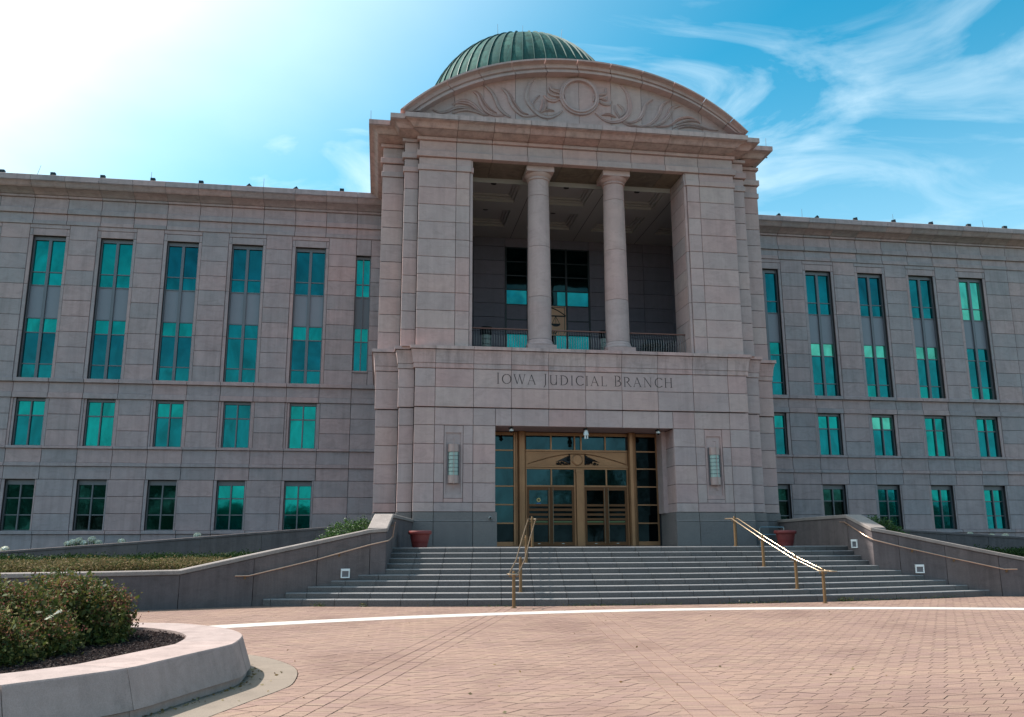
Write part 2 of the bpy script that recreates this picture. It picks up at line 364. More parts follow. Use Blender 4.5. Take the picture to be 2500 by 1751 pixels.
# ================================================================== SETTING: ground
G0 = -0.04
def polyprism(pts, z0, z1):
    m = MB(); m.loop_rows([[(x, y, z0) for x, y in pts], [(x, y, z1) for x, y in pts]]); return m
m = MB(); m.add([(-900,-900,G0-.06),(900,-900,G0-.06),(900,900,G0-.06),(-900,900,G0-.06)], [(0,1,2,3)])
def mk_ground():
    mt, t, b = newmat('lawn_ground'); v = coords(t, False)
    c = ramp(t, noise(t, v, .3, 6, .6), [(.35, (.04,.06,.02)), (.6, (.07,.09,.03))])
    t.links.new(c, b.inputs['Base Color']); b.inputs['Roughness'].default_value = .95; return mt
m.obj('ground', mk_ground(), kind='structure', fix=False)
plaza = MB().add([(-26,-14,G0-.028),(34,-14,G0-.028),(34,27.5,G0-.028),(-26,27.5,G0-.028)], [(0,1,2,3)]).obj('plaza', M_SAND, kind='structure', fix=False)

# ---------------- pavers: field of interlocking chevron stones, two soldier bands, a ring and a white line
LBX = [((-.67*1.024, 9.06*1.024), (2.92*1.024, 19.82*1.024+.6))]
def bandline(p, q): p = np.array(p); q = np.array(q); d = (q-p)/np.linalg.norm(q-p); return p, d
LB = bandline((-1.13*1.024+.345, 9.1*1.024), (2.23*1.024+.36, 20.2*1.024))     # centre lines
RB = bandline((3.38*1.024, 8.42*1.024), (5.22*1.024, 21.0*1.024))
BW = .345
LC, LR = (7.6, -2.2), 24.0                                                    # white line arc centre / radius
RIM = [(-3.24,8.51),(-2.85,8.92),(-2.44,9.43),(-2.24,9.95),(-2.04,10.54),(-1.80,11.21),(-1.74,11.55),(-1.77,12.33),(-1.91,12.91),(-2.22,13.56),(-2.64,14.08),(-3.06,14.45),(-3.77,14.69)]
RIM = [(x*1.0, y*1.0) for x, y in RIM] + [(-4.7,14.85),(-6.0,14.9),(-7.6,14.7),(-9.2,13.9),(-10.4,12.2),(-10.6,10.0),(-9.9,8.0),(-8.4,6.4),(-6.6,5.9),(-5.0,6.5),(-4.0,7.6)]
def smooth(pts, n=6, closed=True):
    P = [np.array(p, float) for p in pts]; N = len(P); out = []
    for i in range(N if closed else N-1):
        a, b, c, d = (P[(i-1) % N], P[i], P[(i+1) % N], P[(i+2) % N]) if closed else (P[max(i-1, 0)], P[i], P[i+1], P[min(i+2, N-1)])
        for k in range(n):
            t = k/n; out.append(.5*((2*b)+(-a+c)*t+(2*a-5*b+4*c-d)*t*t+(-a+3*b-3*c+d)*t**3))
    if not closed: out.append(P[-1])
    return np.array(out)
rim = smooth(RIM, 6)
def outward(poly, d):
    t = np.roll(poly, -1, 0) - np.roll(poly, 1, 0); t /= np.linalg.norm(t, axis=1, keepdims=True)
    n = np.stack([t[:, 1], -t[:, 0]], 1)
    area = .5*np.sum(poly[:, 0]*np.roll(poly[:, 1], -1) - np.roll(poly[:, 0], -1)*poly[:, 1])
    return poly + (n if area > 0 else -n)*d
base = outward(rim, .13)
ringo = outward(rim, .74)
def inside(poly, p):
    x, y = p; c = False; n = len(poly); j = n-1
    for i in range(n):
        if (poly[i][1] > y) != (poly[j][1] > y) and x < (poly[j][0]-poly[i][0])*(y-poly[i][1])/(poly[j][1]-poly[i][1])+poly[i][0]: c = not c
        j = i
    return c
def clip(poly, p, n):
    """keep the part of poly where (x-p).n <= 0"""
    out = []; N = len(poly)
    for i in range(N):
        a, b = poly[i], poly[(i+1) % N]; da = (a[0]-p[0])*n[0]+(a[1]-p[1])*n[1]; db = (b[0]-p[0])*n[0]+(b[1]-p[1])*n[1]
        if da <= 0: out.append(a)
        if (da <= 0) != (db <= 0): s = da/(da-db); out.append((a[0]+(b[0]-a[0])*s, a[1]+(b[1]-a[1])*s))
    return out
def nearest_seg(poly, c):
    i = int(np.argmin(((poly-np.array(c))**2).sum(1))); t = poly[(i+1) % len(poly)]-poly[i-1]; t = t/np.linalg.norm(t)
    return poly[i], t
SCX, SCY, R1, TR, TH0, DTH = 8.123, 60.6, 37.15, .32, -.1298, .0245          # staircase arcs
def ylane(x, R=R1): return SCY-math.sqrt(max(R*R-(x-SCX)**2, 0))
def wallfront(x):
    P = [(-26,22),(-16,22.5),(-10,23.2),(-7,23.9),(-5.2,24.5),(-3.11,25.3),(18.84,25.05),(21,24.3),(26,22.9),(34,21.5)]
    for (a, b), (c, d) in zip(P, P[1:]):
        if a <= x <= c: return b+(d-b)*(x-a)/(c-a)
    return 22
pieces = []   # (polygon, dist key)
def camdist(p): return math.hypot(p[0], p[1])
def shrink(poly, g=.004, gy=None):
    gy = g if gy is None else gy
    cx = sum(p[0] for p in poly)/len(poly); cy = sum(p[1] for p in poly)/len(poly)
    return [(p[0]-(p[0]-cx)*g*2/(abs(p[0]-cx)+abs(p[1]-cy)+.05), p[1]-(p[1]-cy)*gy*2/(abs(p[0]-cx)+abs(p[1]-cy)+.05)) for p in poly]
A, Bp = .23, .35
def infield(x, y):
    if not (-9 < x < 26 and 5.6 < y < 25.5): return False
    if abs(x-y*.155) > y*.72+1.6: return False
    return True
for j in range(14, 74):
    for i in range(-42, 118):
      ox, oy = i*A+(j*.015 % A), j*Bp
      if not infield(ox, oy): continue
      for half in (0, 1):
        pg = [(ox, oy), (ox+A, oy), (ox+A+.20, oy+.20), (ox+.20, oy+.20)] if half == 0 else [(ox+.20, oy+.20), (ox+A+.20, oy+.20), (ox+A, oy+Bp), (ox, oy+Bp)]
        c = (ox+A*.5+.10, oy+(.10 if half == 0 else .275))
        if c[1] > (ylane(c[0]) if -3.1 < c[0] < 18.8 else wallfront(c[0]))+.3: continue
        d = math.hypot(c[0]-LC[0], c[1]-LC[1]); cut = False
        # bands
        skip = False
        for (p0, dr) in (LB, RB):
            nrm = (dr[1], -dr[0]); s = (c[0]-p0[0])*nrm[0]+(c[1]-p0[1])*nrm[1]
            sv = [(v_[0]-p0[0])*nrm[0]+(v_[1]-p0[1])*nrm[1] for v_ in pg] or [0]
            if max(abs(v_) for v_ in sv) < BW: skip = True; break
            if min(abs(v_) for v_ in sv) < BW+.02 or min(sv)*max(sv) < 0:
                sg = 1 if (max(sv)+min(sv)) > 0 else -1
                pg = clip(pg, (p0[0]+nrm[0]*sg*BW, p0[1]+nrm[1]*sg*BW), (-nrm[0]*sg, -nrm[1]*sg))
        if skip or len(pg) < 3: continue
        if all(abs(math.hypot(v_[0]-LC[0], v_[1]-LC[1])-LR) < .36 for v_ in pg): continue
        if abs(d-LR) < .36+.40:
            n = ((c[0]-LC[0])/d, (c[1]-LC[1])/d); sg = 1 if d > LR else -1
            pg = clip(pg, (LC[0]+n[0]*(LR+sg*.37), LC[1]+n[1]*(LR+sg*.37)), (-n[0]*sg, -n[1]*sg))
        if len(pg) < 3: continue
        if c[0] < .5 and all(inside(ringo, v_) for v_ in pg): continue
        if c[0] < .5 and 8 < c[1] < 16.8:
            q, t = nearest_seg(ringo, c)
            if math.hypot(q[0]-c[0], q[1]-c[1]) < .4:
                n = (-t[1], t[0]); 
                e_ = q-rim[int(np.argmin(((rim-q)**2).sum(1)))]
                if e_[0]*n[0]+e_[1]*n[1] > 0: n = (-n[0], -n[1])
                pg = clip(pg, (q[0]-n[0]*.008, q[1]-n[1]*.008), n)
        if len(pg) < 3: continue
        pieces.append((pg, camdist(c)))
for (p0, dr) in (LB, RB):
    nrm = np.array((dr[1], -dr[0]))
    for col in range(3):
        for k in range(-40, 150):
            s0 = k*.112+col*.037; c = p0+dr*(s0+.056)+nrm*((col-1)*.23)
            if c[1] < 5.8 or c[1] > ylane(c[0])+.1 or abs(math.hypot(c[0]-LC[0], c[1]-LC[1])-LR) < .34: continue
            a = p0+dr*s0+nrm*((col-1.5)*.23); b = a+nrm*.23; pg = [tuple(a), tuple(b), tuple(b+dr*.112), tuple(a+dr*.112)]
            if inside(ringo, tuple(c)): continue
            pieces.append((pg, camdist(c)))
def visible(c):
    ang = math.atan2(c[0], c[1])-YAW
    return abs(ang) < .54 and camdist(c) > 7.9
def centroid(pg): return (sum(p[0] for p in pg)/len(pg), sum(p[1] for p in pg)/len(pg))
pieces.sort(key=lambda q: (not visible(centroid(q[0])), q[1]))
restv, restf, resta = [], [], []
for n, (pg, d) in enumerate(pieces):
    dz = rnd.gauss(0, .0010); tx, ty = rnd.gauss(0, .002), rnd.gauss(0, .002); c = centroid(pg); q = shrink(pg, .0066, .0038)
    top = [(x, y, G0+dz+(x-c[0])*tx+(y-c[1])*ty) for x, y in q]; bot = [(x, y, G0-.035) for x, y in shrink(pg, .005, .003)]
    if n < 300:
        lt = [(x-c[0], y-c[1], z-G0) for x, y, z in top]; lb = [(x-c[0], y-c[1], z-G0) for x, y, z in bot]
        mb = MB(); mb.loop_rows([lb, lt]); mb.f.pop(-2); mb.sm.pop(-2)
        mb.obj('paver', M_PAV, plaza, (c[0], c[1], G0), fix=False)
    else:
        k = len(restv); N = len(top); restv += bot+top; r = rnd.random()
        fs = [(k+i, k+(i+1) % N, k+N+(i+1) % N, k+N+i) for i in range(N)]+[tuple(k+N+i for i in range(N))]
        restf += fs; resta += [r]*len(fs)
me = bpy.data.meshes.new('paving'); me.from_pydata(restv, [], restf); me.materials.append(M_PAV)
at = me.attributes.new('pv', 'FLOAT', 'FACE'); at.data.foreach_set('value', resta)
link('paving', me, (0, 0, 0), plaza, kind='stuff')

# white concrete line: slabs along the arc
for k in range(-14, 11):
    a0 = k*.058; a1 = a0+.058; g = .0002
    rows = []
    for a in (a0+g, (a0+a1)/2, a1-g):
        s, c = math.sin(a), math.cos(a)
        rows.append([(LC[0]+s*r, LC[1]+c*r, z) for r, z in ((LR-.36, G0-.02), (LR+.36, G0-.02), (LR+.36, G0+.003), (LR-.36, G0+.003))])
    MB().loop_rows(rows).obj('white_border_slab', M_LINE, plaza)

# ================================================================== courthouse
bld = thing('courthouse', (8.12, 33.2, 1.5), 'pinkish grey limestone courthouse with green dome, arched pediment and long window wings', 'building')
Yw, Yp, Yu = 41.61, 33.46, 33.54
def box(name, x0, x1, y0, y1, z0, z1, mat, parent=bld):
    return MB().box(x0, x1, y0, y1, z0, z1).obj(name, mat, parent)
def sweep(name, prof, path, mat, parent=bld): return MB().sweep(prof, path).obj(name, mat, parent)

# ---------------- wings
SPC = 3.048
WX = [-16.684+SPC*i for i in range(-2, 5)] ; RX = [22.51+SPC*i for i in range(-1, 4)]
core = MB()
def wallcore(xa, xb, holes, y0, y1, z0, z1):
    """backing wall with rectangular openings: holes = list of (x0,x1,z0,z1) sharing rows"""
    zs = sorted({z0, z1} | {h[2] for h in holes} | {h[3] for h in holes})
    for za, zb in zip(zs, zs[1:]):
        hs = sorted([(h[0], h[1]) for h in holes if h[2] <= za+1e-6 and h[3] >= zb-1e-6]); x = xa
        for a, b in hs:
            if a > x: core.box(x, a, y0, y1, za, zb)
            x = b
        if x < xb: core.box(x, xb, y0, y1, za, zb)
LXS, RXE = -23.2, 43.0
TXL, TXR = -.28, 16.6
def wing(xa, xb, wxs, jx0, narrow=None):
    holes = []
    for x in wxs:
        holes += [(x, x+1.471, 9.14, 16.06), (x+.10, x+.10+1.254, 6.02, 8.22), (x+.035, x+.035+1.26, 2.23, 4.50)]
    if narrow: holes.append((narrow[0], narrow[1], 9.85, 15.75))
    wallcore(xa, xb, holes, Yw+.06, Yw+.55, 0, 18.7)
    joints = [jx0+1.524*k for k in range(-30, 40)]
    joints = [xa]+[j for j in joints if xa+.25 < j < xb-.25]+[xb]
    def row(name, z0, z1, p, mat=M_WG, depth=.06, gz=.0075):
        for a, b in zip(joints, joints[1:]): slab(name, a, b, Yw-p, Yw+depth, z0, z1, mat, bld, gz=gz, gx=.009)
    # bands over the tall windows
    row('band_stone', 16.61, 16.81, .05, gz=.002); row('band_stone', 16.81, 17.15, .0, gz=.002); row('band_stone', 17.15, 17.40, .10, gz=.002)
    row('band_stone', 17.40, 17.93, .02, gz=.004); row('band_stone', 17.93, 18.045, .12, gz=.002)
    prof = [(-.04,18.045),(.17,18.05),(.22,18.08),(.30,18.13),(.42,18.18),(.52,18.215),(.59,18.235)]
    prof2 = [(-.04,18.25),(.60,18.25),(.66,18.30),(.72,18.38),(.79,18.455),(.84,18.48),(.84,18.495),(-.04,18.50)]
    prof3 = [(-.04,18.51),(.86,18.51),(.86,18.765),(.84,18.78),(-.5,18.86)]
    prof.append((-.04, 18.235))
    for a, b in zip(joints, joints[1:]):
        for pf in (prof, prof2, prof3): sweep('cornice_stone', pf, [((a+.007, Yw), (0, -1)), ((b-.007, Yw), (0, -1))], M_WGS)
    # belt courses below tall windows
    row('band_stone', 8.955, 9.14, .13, gz=.003); row('band_stone', 8.48, 8.955, .0, gz=.004); row('band_stone', 8.22, 8.48, .06, gz=.004)
    row('sill_stone', 5.90, 6.02, .09, gz=.003); row('band_stone', 5.27, 5.90, 0, gz=.006); row('band_stone', 5.10, 5.27, .07, gz=.003); row('band_stone', 4.51, 5.10, 0, gz=.008)
    row('sill_stone', 2.07, 2.23, .08, gz=.003); row('band_stone', 1.30, 2.07, 0, gz=.008)
    # piers
    def fill(x0, x1, zs, mat=M_WG, nm='wall_stone'):
        xs = [x0]+[j for j in joints if x0+.2 < j < x1-.2 and x1-x0 > 2.0]+[x1]
        for a, b in zip(xs, xs[1:]):
            for za, zb in zip(zs, zs[1:]): slab(nm, a, b, Yw, Yw+.06, za, zb, mat, bld, gx=.009)
    zt = [9.14, 9.89, 10.64, 11.38, 12.13, 12.89, 13.64, 14.37, 15.12, 15.88, 16.61]; zj = [9.14, 11.38, 13.64, 16.06]
    zm = [6.02, 6.75, 7.48, 8.22]; zl = [2.23, 2.98, 3.75, 4.51]
    ed = [xa]+sum([[x, x+1.471] for x in wxs], [])+[xb]
    for k in range(0, len(ed), 2):
        a, b = ed[k], ed[k+1]; la = a if k == 0 else a+.15; rb = b if k+2 >= len(ed) else b-.17
        ns = narrow and narrow[0] > a and narrow[1] < b
        if ns:
            fill(la, narrow[0], [9.14, 9.85]+zt[2:-2]+[15.75, 16.61]); fill(narrow[1], rb, [9.14, 9.85]+zt[2:-2]+[15.75, 16.61])
            fill(narrow[0], narrow[1], [15.75, 16.61]); fill(narrow[0], narrow[1], [9.14, 9.75]); slab('sill_stone', narrow[0], narrow[1], Yw-.06, Yw+.06, 9.75, 9.85, M_WG, bld)
        else: fill(la, rb, zt)
        if k: 
            for za, zb in zip(zj, zj[1:]): slab('jamb_stone', a, a+.15, Yw+.022, Yw+.06, za, zb, M_WG, bld, gx=.005)
        if k+2 < len(ed):
            for za, zb in zip(zj, zj[1:]): slab('jamb_stone', b-.17, b, Yw+.022, Yw+.06, za, zb, M_WG, bld, gx=.005)
        # row 2 and row 1 piers
        a2 = a if k == 0 else a-.117; b2 = b if k+2 >= len(ed) else b+.10
        fill(a2+(0 if k == 0 else .17), b2-(0 if k+2 >= len(ed) else .22), zm)
        if k: slab('jamb_stone', a2, a2+.17, Yw+.02, Yw+.06, 6.02, 8.22, M_WG, bld, gx=.004)
        if k+2 < len(ed):
            slab('jamb_stone', b2-.12, b2, Yw+.05, Yw+.06, 6.02, 8.22, M_WG, bld, gx=.004); slab('jamb_stone', b2-.22, b2-.12, Yw+.022, Yw+.06, 6.02, 8.22, M_WG, bld, gx=.004)
        a1 = a if k == 0 else a-.176; b1 = b if k+2 >= len(ed) else b+.035
        fill(a1+(0 if k == 0 else .07), b1-(0 if k+2 >= len(ed) else .15), zl)
        if k: slab('jamb_stone', a1, a1+.07, Yw+.02, Yw+.06, 2.23, 4.51, M_WG, bld, gx=.004)
        if k+2 < len(ed): slab('jamb_stone', b1-.15, b1, Yw+.022, Yw+.06, 2.23, 4.51, M_WG, bld, gx=.004)
    for x in wxs:
        slab('lintel_stone', x-.02, x+1.49, Yw+.022, Yw+.06, 16.06, 16.41, M_WG, bld, gx=.004, gz=.006)
        slab('lintel_stone', x-.17, x+1.62, Yw, Yw+.06, 16.41, 16.61, M_WG, bld, gx=.006, gz=.005)
        slab('lintel_stone', x-.17, x-.02, Yw+.022, Yw+.06, 16.06, 16.41, M_WG, bld, gx=.004, gz=.006); slab('lintel_stone', x+1.49, x+1.62, Yw+.022, Yw+.06, 16.06, 16.41, M_WG, bld, gx=.004, gz=.006)
wing(LXS, TXL+.02, WX, -3.05, (-1.52, -.79))
wing(TXR-.02, RXE, RX, 22.51)
core.box(LXS, TXL+.01, Yw+.55, Yw+14, 0, 18.6); core.box(TXR-.01, RXE, Yw+.55, Yw+14, 0, 18.6)

# ---------------- windows
def win_frame(name, x0, x1, z0, z1, y, xm, zr, fw=.05, top=.12, deep=.09, mull=.09, ledge=True):
    f = MB()
    f.box(x0, x0+fw, y-deep, y+.05, z0, z1); f.box(x1-fw, x1, y-deep, y+.05, z0, z1)
    f.box(x0+fw, x1-fw, y-deep+.012, y+.05, z1-top, z1); f.box(x0+fw, x1-fw, y-deep+.004, y+.05, z0, z0+.045)
    for c in xm: f.box(c-mull/2, c+mull/2, y-deep+.004, y+.05, z0+.045, z1-top)
    for za, zb in zr:
        xs = [x0+fw]+sum([[c-mull/2, c+mull/2] for c in xm], [])+[x1-fw]
        for k in range(0, len(xs), 2): f.box(xs[k], xs[k+1], y-.03, y+.05, za, zb)
    return f.obj(name, M_FR, bld)
def pane(win, x0, x1, z0, z1, y, mat, nm='pane'):
    m_ = MB(); m_.box(0, x1-x0, 0, .02, 0, z1-z0); o = m_.obj(nm, mat, win, (x0, y+.008, z0)); return o
YG = Yw+.30
TZ = [(14.33, 15.88), (13.68, 14.28), (11.38, 12.03), (9.88, 11.33), (9.19, 9.83)]; SPZ = (12.08, 13.63)
def tall(x, mats, spx=M_SP, w=1.471):
    wf = win_frame('tall_window', x, x+w, 9.14, 16.06, YG, [x+w/2], [(14.28, 14.33), (13.63, 13.68), (12.03, 12.08), (11.33, 11.38), (9.83, 9.88)], top=.18, mull=.13)
    for s, (a, b) in enumerate(((x+.05, x+w/2-.065), (x+w/2+.065, x+w-.05))):
        for k, (z0, z1) in enumerate(TZ): pane(wf, a, b, z0, z1, YG, mats[k] if not isinstance(mats[k], tuple) else mats[k][s])
        o = pane(wf, a, b, SPZ[0], SPZ[1], YG, spx, 'spandrel_panel')
    return wf
T, Bl, Mi, Mn, Gr, Dk = G_TEAL, G_BLUE, G_MID, G_MINT, G_GREEN, G_DARK
LM = [[T,T,T,Bl,Bl]]*2+[[T,T,T,Bl,Mi],[T,T,T,Bl,Bl],[Bl,Mi,T,Bl,Mi],[Bl,Mi,Mi,Mi,Mi],[Bl,Bl,T,Bl,Mi]]
for x, mm in zip(WX, LM): tall(x, mm)
RM = [[Mi,Mi,T,Mi,Mi],[Mi,Mi,Mn,Mi,Mi],[Bl,Mi,Mn,Mi,(T,Mi)],[Mi,Mi,Mn,Mi,(T,Mi)],[Mn,Mn,Mi,(Mi,Mi),T]]
for x, mm in zip(RX, RM): tall(x, mm)
# narrow window beside the tower
xn0, xn1 = -1.52, -.79
wf = win_frame('narrow_window', xn0, xn1, 9.85, 15.75, YG, [(xn0+xn1)/2], [(14.28, 14.33), (13.63, 13.68), (12.03, 12.08), (11.33, 11.38)], top=.14, mull=.05)
for a, b in ((xn0+.05, (xn0+xn1)/2-.025), ((xn0+xn1)/2+.025, xn1-.05)):
    for z0, z1 in ((14.33, 15.61), (13.68, 14.28), (11.38, 12.03), (9.9, 11.33)): pane(wf, a, b, z0, z1, YG, T if z0 > 10 else Mi)
    pane(wf, a, b, 12.08, 13.63, YG, M_FR, 'spandrel_panel')
def mid(x, m1, m2):
    x0, x1 = x+.10, x+1.354
    wf = win_frame('middle_window', x0, x1, 6.02, 8.22, YG-.05, [(x0+x1)/2], [(7.40, 7.46)], top=.13, mull=.055)
    for a, b in ((x0+.05, (x0+x1)/2-.0275), ((x0+x1)/2+.0275, x1-.05)):
        pane(wf, a, b, 7.46, 8.09, YG-.05, m1); pane(wf, a, b, 6.065, 7.40, YG-.05, m2)
for x, (a, b) in zip(WX, [(T,Mi),(T,Mi),(T,Mi),(T,T),(T,Mi),(Mi,Mi),(T,T)]): mid(x, a, b)
for x, (a, b) in zip(RX, [(T,Mi),(T,Mi),(Mn,Mi),(T,T),(T,Mi)]): mid(x, a, b)
def low(x, rows):
    x0, x1 = x+.035, x+1.295
    wf = win_frame('lower_window', x0, x1, 2.23, 4.50, YG, [(x0+x1)/2], [(3.66, 3.71), (2.91, 2.96)], top=.22, mull=.06)
    for a, b in ((x0+.05, (x0+x1)/2-.03), ((x0+x1)/2+.03, x1-.05)):
        for (z0, z1), mt in zip(((3.71, 4.28), (2.96, 3.66), (2.275, 2.91)), rows): pane(wf, a, b, z0, z1, YG, mt)
for x, r in zip(WX, [(Gr,Gr,Gr)]*3+[(Gr,Gr,Dk),(Gr,Gr,Gr),(T,T,Mi),(T,T,Mi)]): low(x, r)
for x, r in zip(RX, [(Gr,Dk,Dk),(Gr,Dk,Dk),(Mi,Mi,Gr),(T,Mi,Mi),(T,Mi,Mi)]): low(x, r)

# ---------------- tower: plan tiers A (front), B, C
TIERS = [(1.22, 15.06, 0.0), (.62, 15.68, .30), (-.28, 16.60, .95)]
JX = [2.03+1.524*k for k in range(9)]; UX = [2.785+1.524*k for k in range(8)]
NL, NR = (2.41, 3.16), (13.10, 13.85)
DX0, DX1, DZ1 = 4.44, 11.78, 6.17
def face_rows(name, segs, y, zs, mat, p=0, depth=.07, gx=.0075, gz=.0075):
    for a, b in segs:
        for za, zb in zip(zs, zs[1:]): slab(name, a, b, y-p, y+depth, za, zb, mat, bld, gx=gx, gz=gz)
def segs(xs): return list(zip(xs, xs[1:]))
full = [1.22]+JX+[15.06]
# frieze with the inscription, slightly proud
face_rows('frieze_stone', segs(full), Yp, [6.89, 7.68], M_T, p=.045, depth=.07)
face_rows('frieze_stone', segs(full), Yp, [7.68, 8.43], M_T, p=.045)
r0 = [1.22, 2.03, 3.55, 4.44, 5.08, 6.60, 8.12, 9.65, 11.17, 11.78, 12.70, 14.22, 15.06]
face_rows('wall_stone', segs(r0), Yp, [6.17, 6.87], M_T)
zlo = [2.81, 3.17, 3.92, 4.67, 5.43, 6.17]
for a, b in ((1.22, 2.03), (3.55, 4.44), (11.78, 12.70), (14.22, 15.06)): face_rows('wall_stone', [(a, b)], Yp, zlo, M_T)
for (a, b), (n0, n1) in (((2.03, 3.55), NL), ((12.70, 14.22), NR)):
    face_rows('wall_stone', [(a, b)], Yp, [2.81, 3.17], M_T)
    slab('wall_stone', n0, n1, Yp, Yp+.07, 3.17, 3.325, M_T, bld)
    face_rows('wall_stone', [(a, n0), (n1, b)], Yp, zlo[1:], M_T, gx=.008)
    # sunken niche frame and panel
    fr = MB(); y = Yp+.03
    fr.box(n0+.01, n0+.075, y, y+.05, 3.335, 6.16); fr.box(n1-.075, n1-.01, y, y+.05, 3.335, 6.16); fr.box(n0+.075, n1-.075, y, y+.05, 3.335, 3.48); fr.box(n0+.075, n1-.075, y, y+.05, 5.88, 6.16)
    fr.obj('niche_frame', M_T, bld); box('niche_panel', n0+.075, n1-.075, y+.05, y+.07, 3.48, 5.88, M_T)
# granite plinth
for a, b in segs([1.22, 2.03, 3.55, 4.50])+segs([11.72, 12.70, 14.22, 15.06]):
    slab('granite_block', a, b, Yp-.07, Yp+.08, 1.45, 2.45, M_GRAN, bld)
    sweep('granite_block', [(-.07, 2.46), (.065, 2.46), (.035, 2.50), (.02, 2.80), (-.07, 2.80)], [((a+.01, Yp), (0, -1)), ((b-.01, Yp), (0, -1))], M_GRAN)
ZC = [2.81, 3.17, 3.92, 4.67, 5.43, 6.17]
for (x0, x1, dy), (px0, px1) in zip(TIERS[1:], ((1.22, 15.06), (.62, 15.68))):
    y = Yp+dy
    for a, b in ((x0, px0), (px1, x1)):
        face_rows('wall_stone', [(a, b)], y, ZC, M_T, depth=.3); face_rows('wall_stone', [(a, b)], y, [6.17, 6.87], M_T, depth=.3)
        face_rows('frieze_stone', [(a-(.045 if a < 8 else 0), b+(0 if a < 8 else .045))], y, [6.89, 7.68, 8.43], M_T, p=.045, depth=.3)
        slab('granite_block', a-(.07 if a < 8 else 0), b+(0 if a < 8 else .07), y-.07, y+.4, 1.45, 2.45, M_GRAN, bld); slab('granite_block', a-(.03 if a < 8 else 0), b+(0 if a < 8 else .03), y-.03, y+.4, 2.45, 2.80, M_GRAN, bld)
# side faces of tier C running back to the wings
for sx in (TXL, TXR):
    ys = [34.41+1.5*k for k in range(5)]+[Yw]
    for ya, yb in zip(ys, ys[1:]):
        for za, zb in zip([1.45]+ZC+[6.87, 7.68, 8.43], ZC+[6.87, 7.68, 8.43]):
            MB().box(min(sx, sx+(.06 if sx < 8 else -.06)), max(sx, sx+(.06 if sx < 8 else -.06)), ya+.01, yb-.01, za+.01, zb-.01).obj('side_stone', M_T, bld)
# ledge with cavetto between the storeys
def ledge_paths(x0, x1, y, joints, ytop):
    """pieces of a moulding that wraps a tier: corner pieces include the side return"""
    xs = [x0]+[j for j in joints if x0+.3 < j < x1-.3]+[x1]; out = []
    for k, (a, b) in enumerate(zip(xs, xs[1:])):
        pth = []
        if k == 0: pth += [((x0, ytop), (-1, 0)), ((x0, y), (-1, -1))]
        else: pth += [((a+.008, y), (0, -1))]
        if k == len(xs)-2: pth += [((x1, y), (1, -1)), ((x1, ytop), (1, 0))]
        else: pth += [((b-.008, y), (0, -1))]
        out.append(pth)
    return out
LP1 = [(-.05, 8.44), (.045, 8.44), (.065, 8.455), (.065, 8.64), (-.05, 8.64)]
LP2 = [(-.05, 8.65), (.085, 8.65), (.09, 8.75), (.105, 8.9), (.13, 9.05), (.165, 9.17), (-.05, 9.19)]
LP3 = [(-.05, 9.20), (.215, 9.20), (.215, 9.33), (-.05, 9.335)]
def wrap(name, profs, mat, tiers, yback, joints, wj):
    for n, (x0, x1, dy) in enumerate(tiers):
        y = Yp+dy if name == 'ledge_stone' else Yu+dy
        if n == 0:
            for pth in ledge_paths(x0, x1, y, joints, y+.45):
                for pf in profs: sweep(name, pf, pth, mat)
        else:
            in0, in1 = tiers[n-1][0], tiers[n-1][1]; yb = y+.8 if n == 1 else Yw
            for side in (0, 1):
                X = x0 if side == 0 else x1; I = in0 if side == 0 else in1; sg = -1 if side == 0 else 1
                yends = [y+.8] if n == 1 else [y+1.5, y+3.0, y+4.5, Yw]
                for pf in profs:
                    sweep(name, pf, [((X, yends[0]-.008), (sg, 0)), ((X, y), (sg, -1)), ((I, y), (0, -1))], mat)
                    for ya, yb_ in zip(yends, yends[1:]): sweep(name, pf, [((X, yb_-.008), (sg, 0)), ((X, ya+.008), (sg, 0))], mat)
wrap('ledge_stone', [LP1, LP2, LP3], M_TS, TIERS, Yw, JX, 0)
# upper storey piers
zu = [9.335]+[10.09+.7585*k for k in range(10)]; zu[-1] = 16.91
def upier(xs, y, proud=0, nm='pier_stone', depth=.07):
    face_rows(nm, segs(xs), y, zu, M_T, p=proud, depth=depth)
upier([1.22, 2.785], Yu); upier([13.47, 15.06], Yu); upier([2.785, 3.36], Yu); upier([12.90, 13.47], Yu)
face_rows('pier_stone', [(3.36, 3.50), (12.77, 12.90)], Yu+.06, [9.335, 11.6, 13.88, 16.91], M_T, depth=.15)
for a, b in ((1.22, 2.785), (2.785, 3.42), (12.84, 13.47), (13.47, 15.06)):
    slab('pier_band', a-(.05 if a < 1.3 else 0), b+(.05 if b > 15 else 0), Yu-.055, Yu+.07, 16.91, 17.14, M_T, bld, gz=.002); slab('pier_stone', a, b, Yu, Yu+.07, 17.14, 17.49, M_T, bld, gz=.002)
for a, b in ((3.36, 3.50), (12.77, 12.90)): slab('pier_band', a, b+(0 if a > 5 else .03), Yu+.01, Yu+.2, 16.91, 17.14, M_T, bld, gz=.002); slab('pier_stone', a, b, Yu+.06, Yu+.2, 17.14, 17.49, M_T, bld, gz=.002)
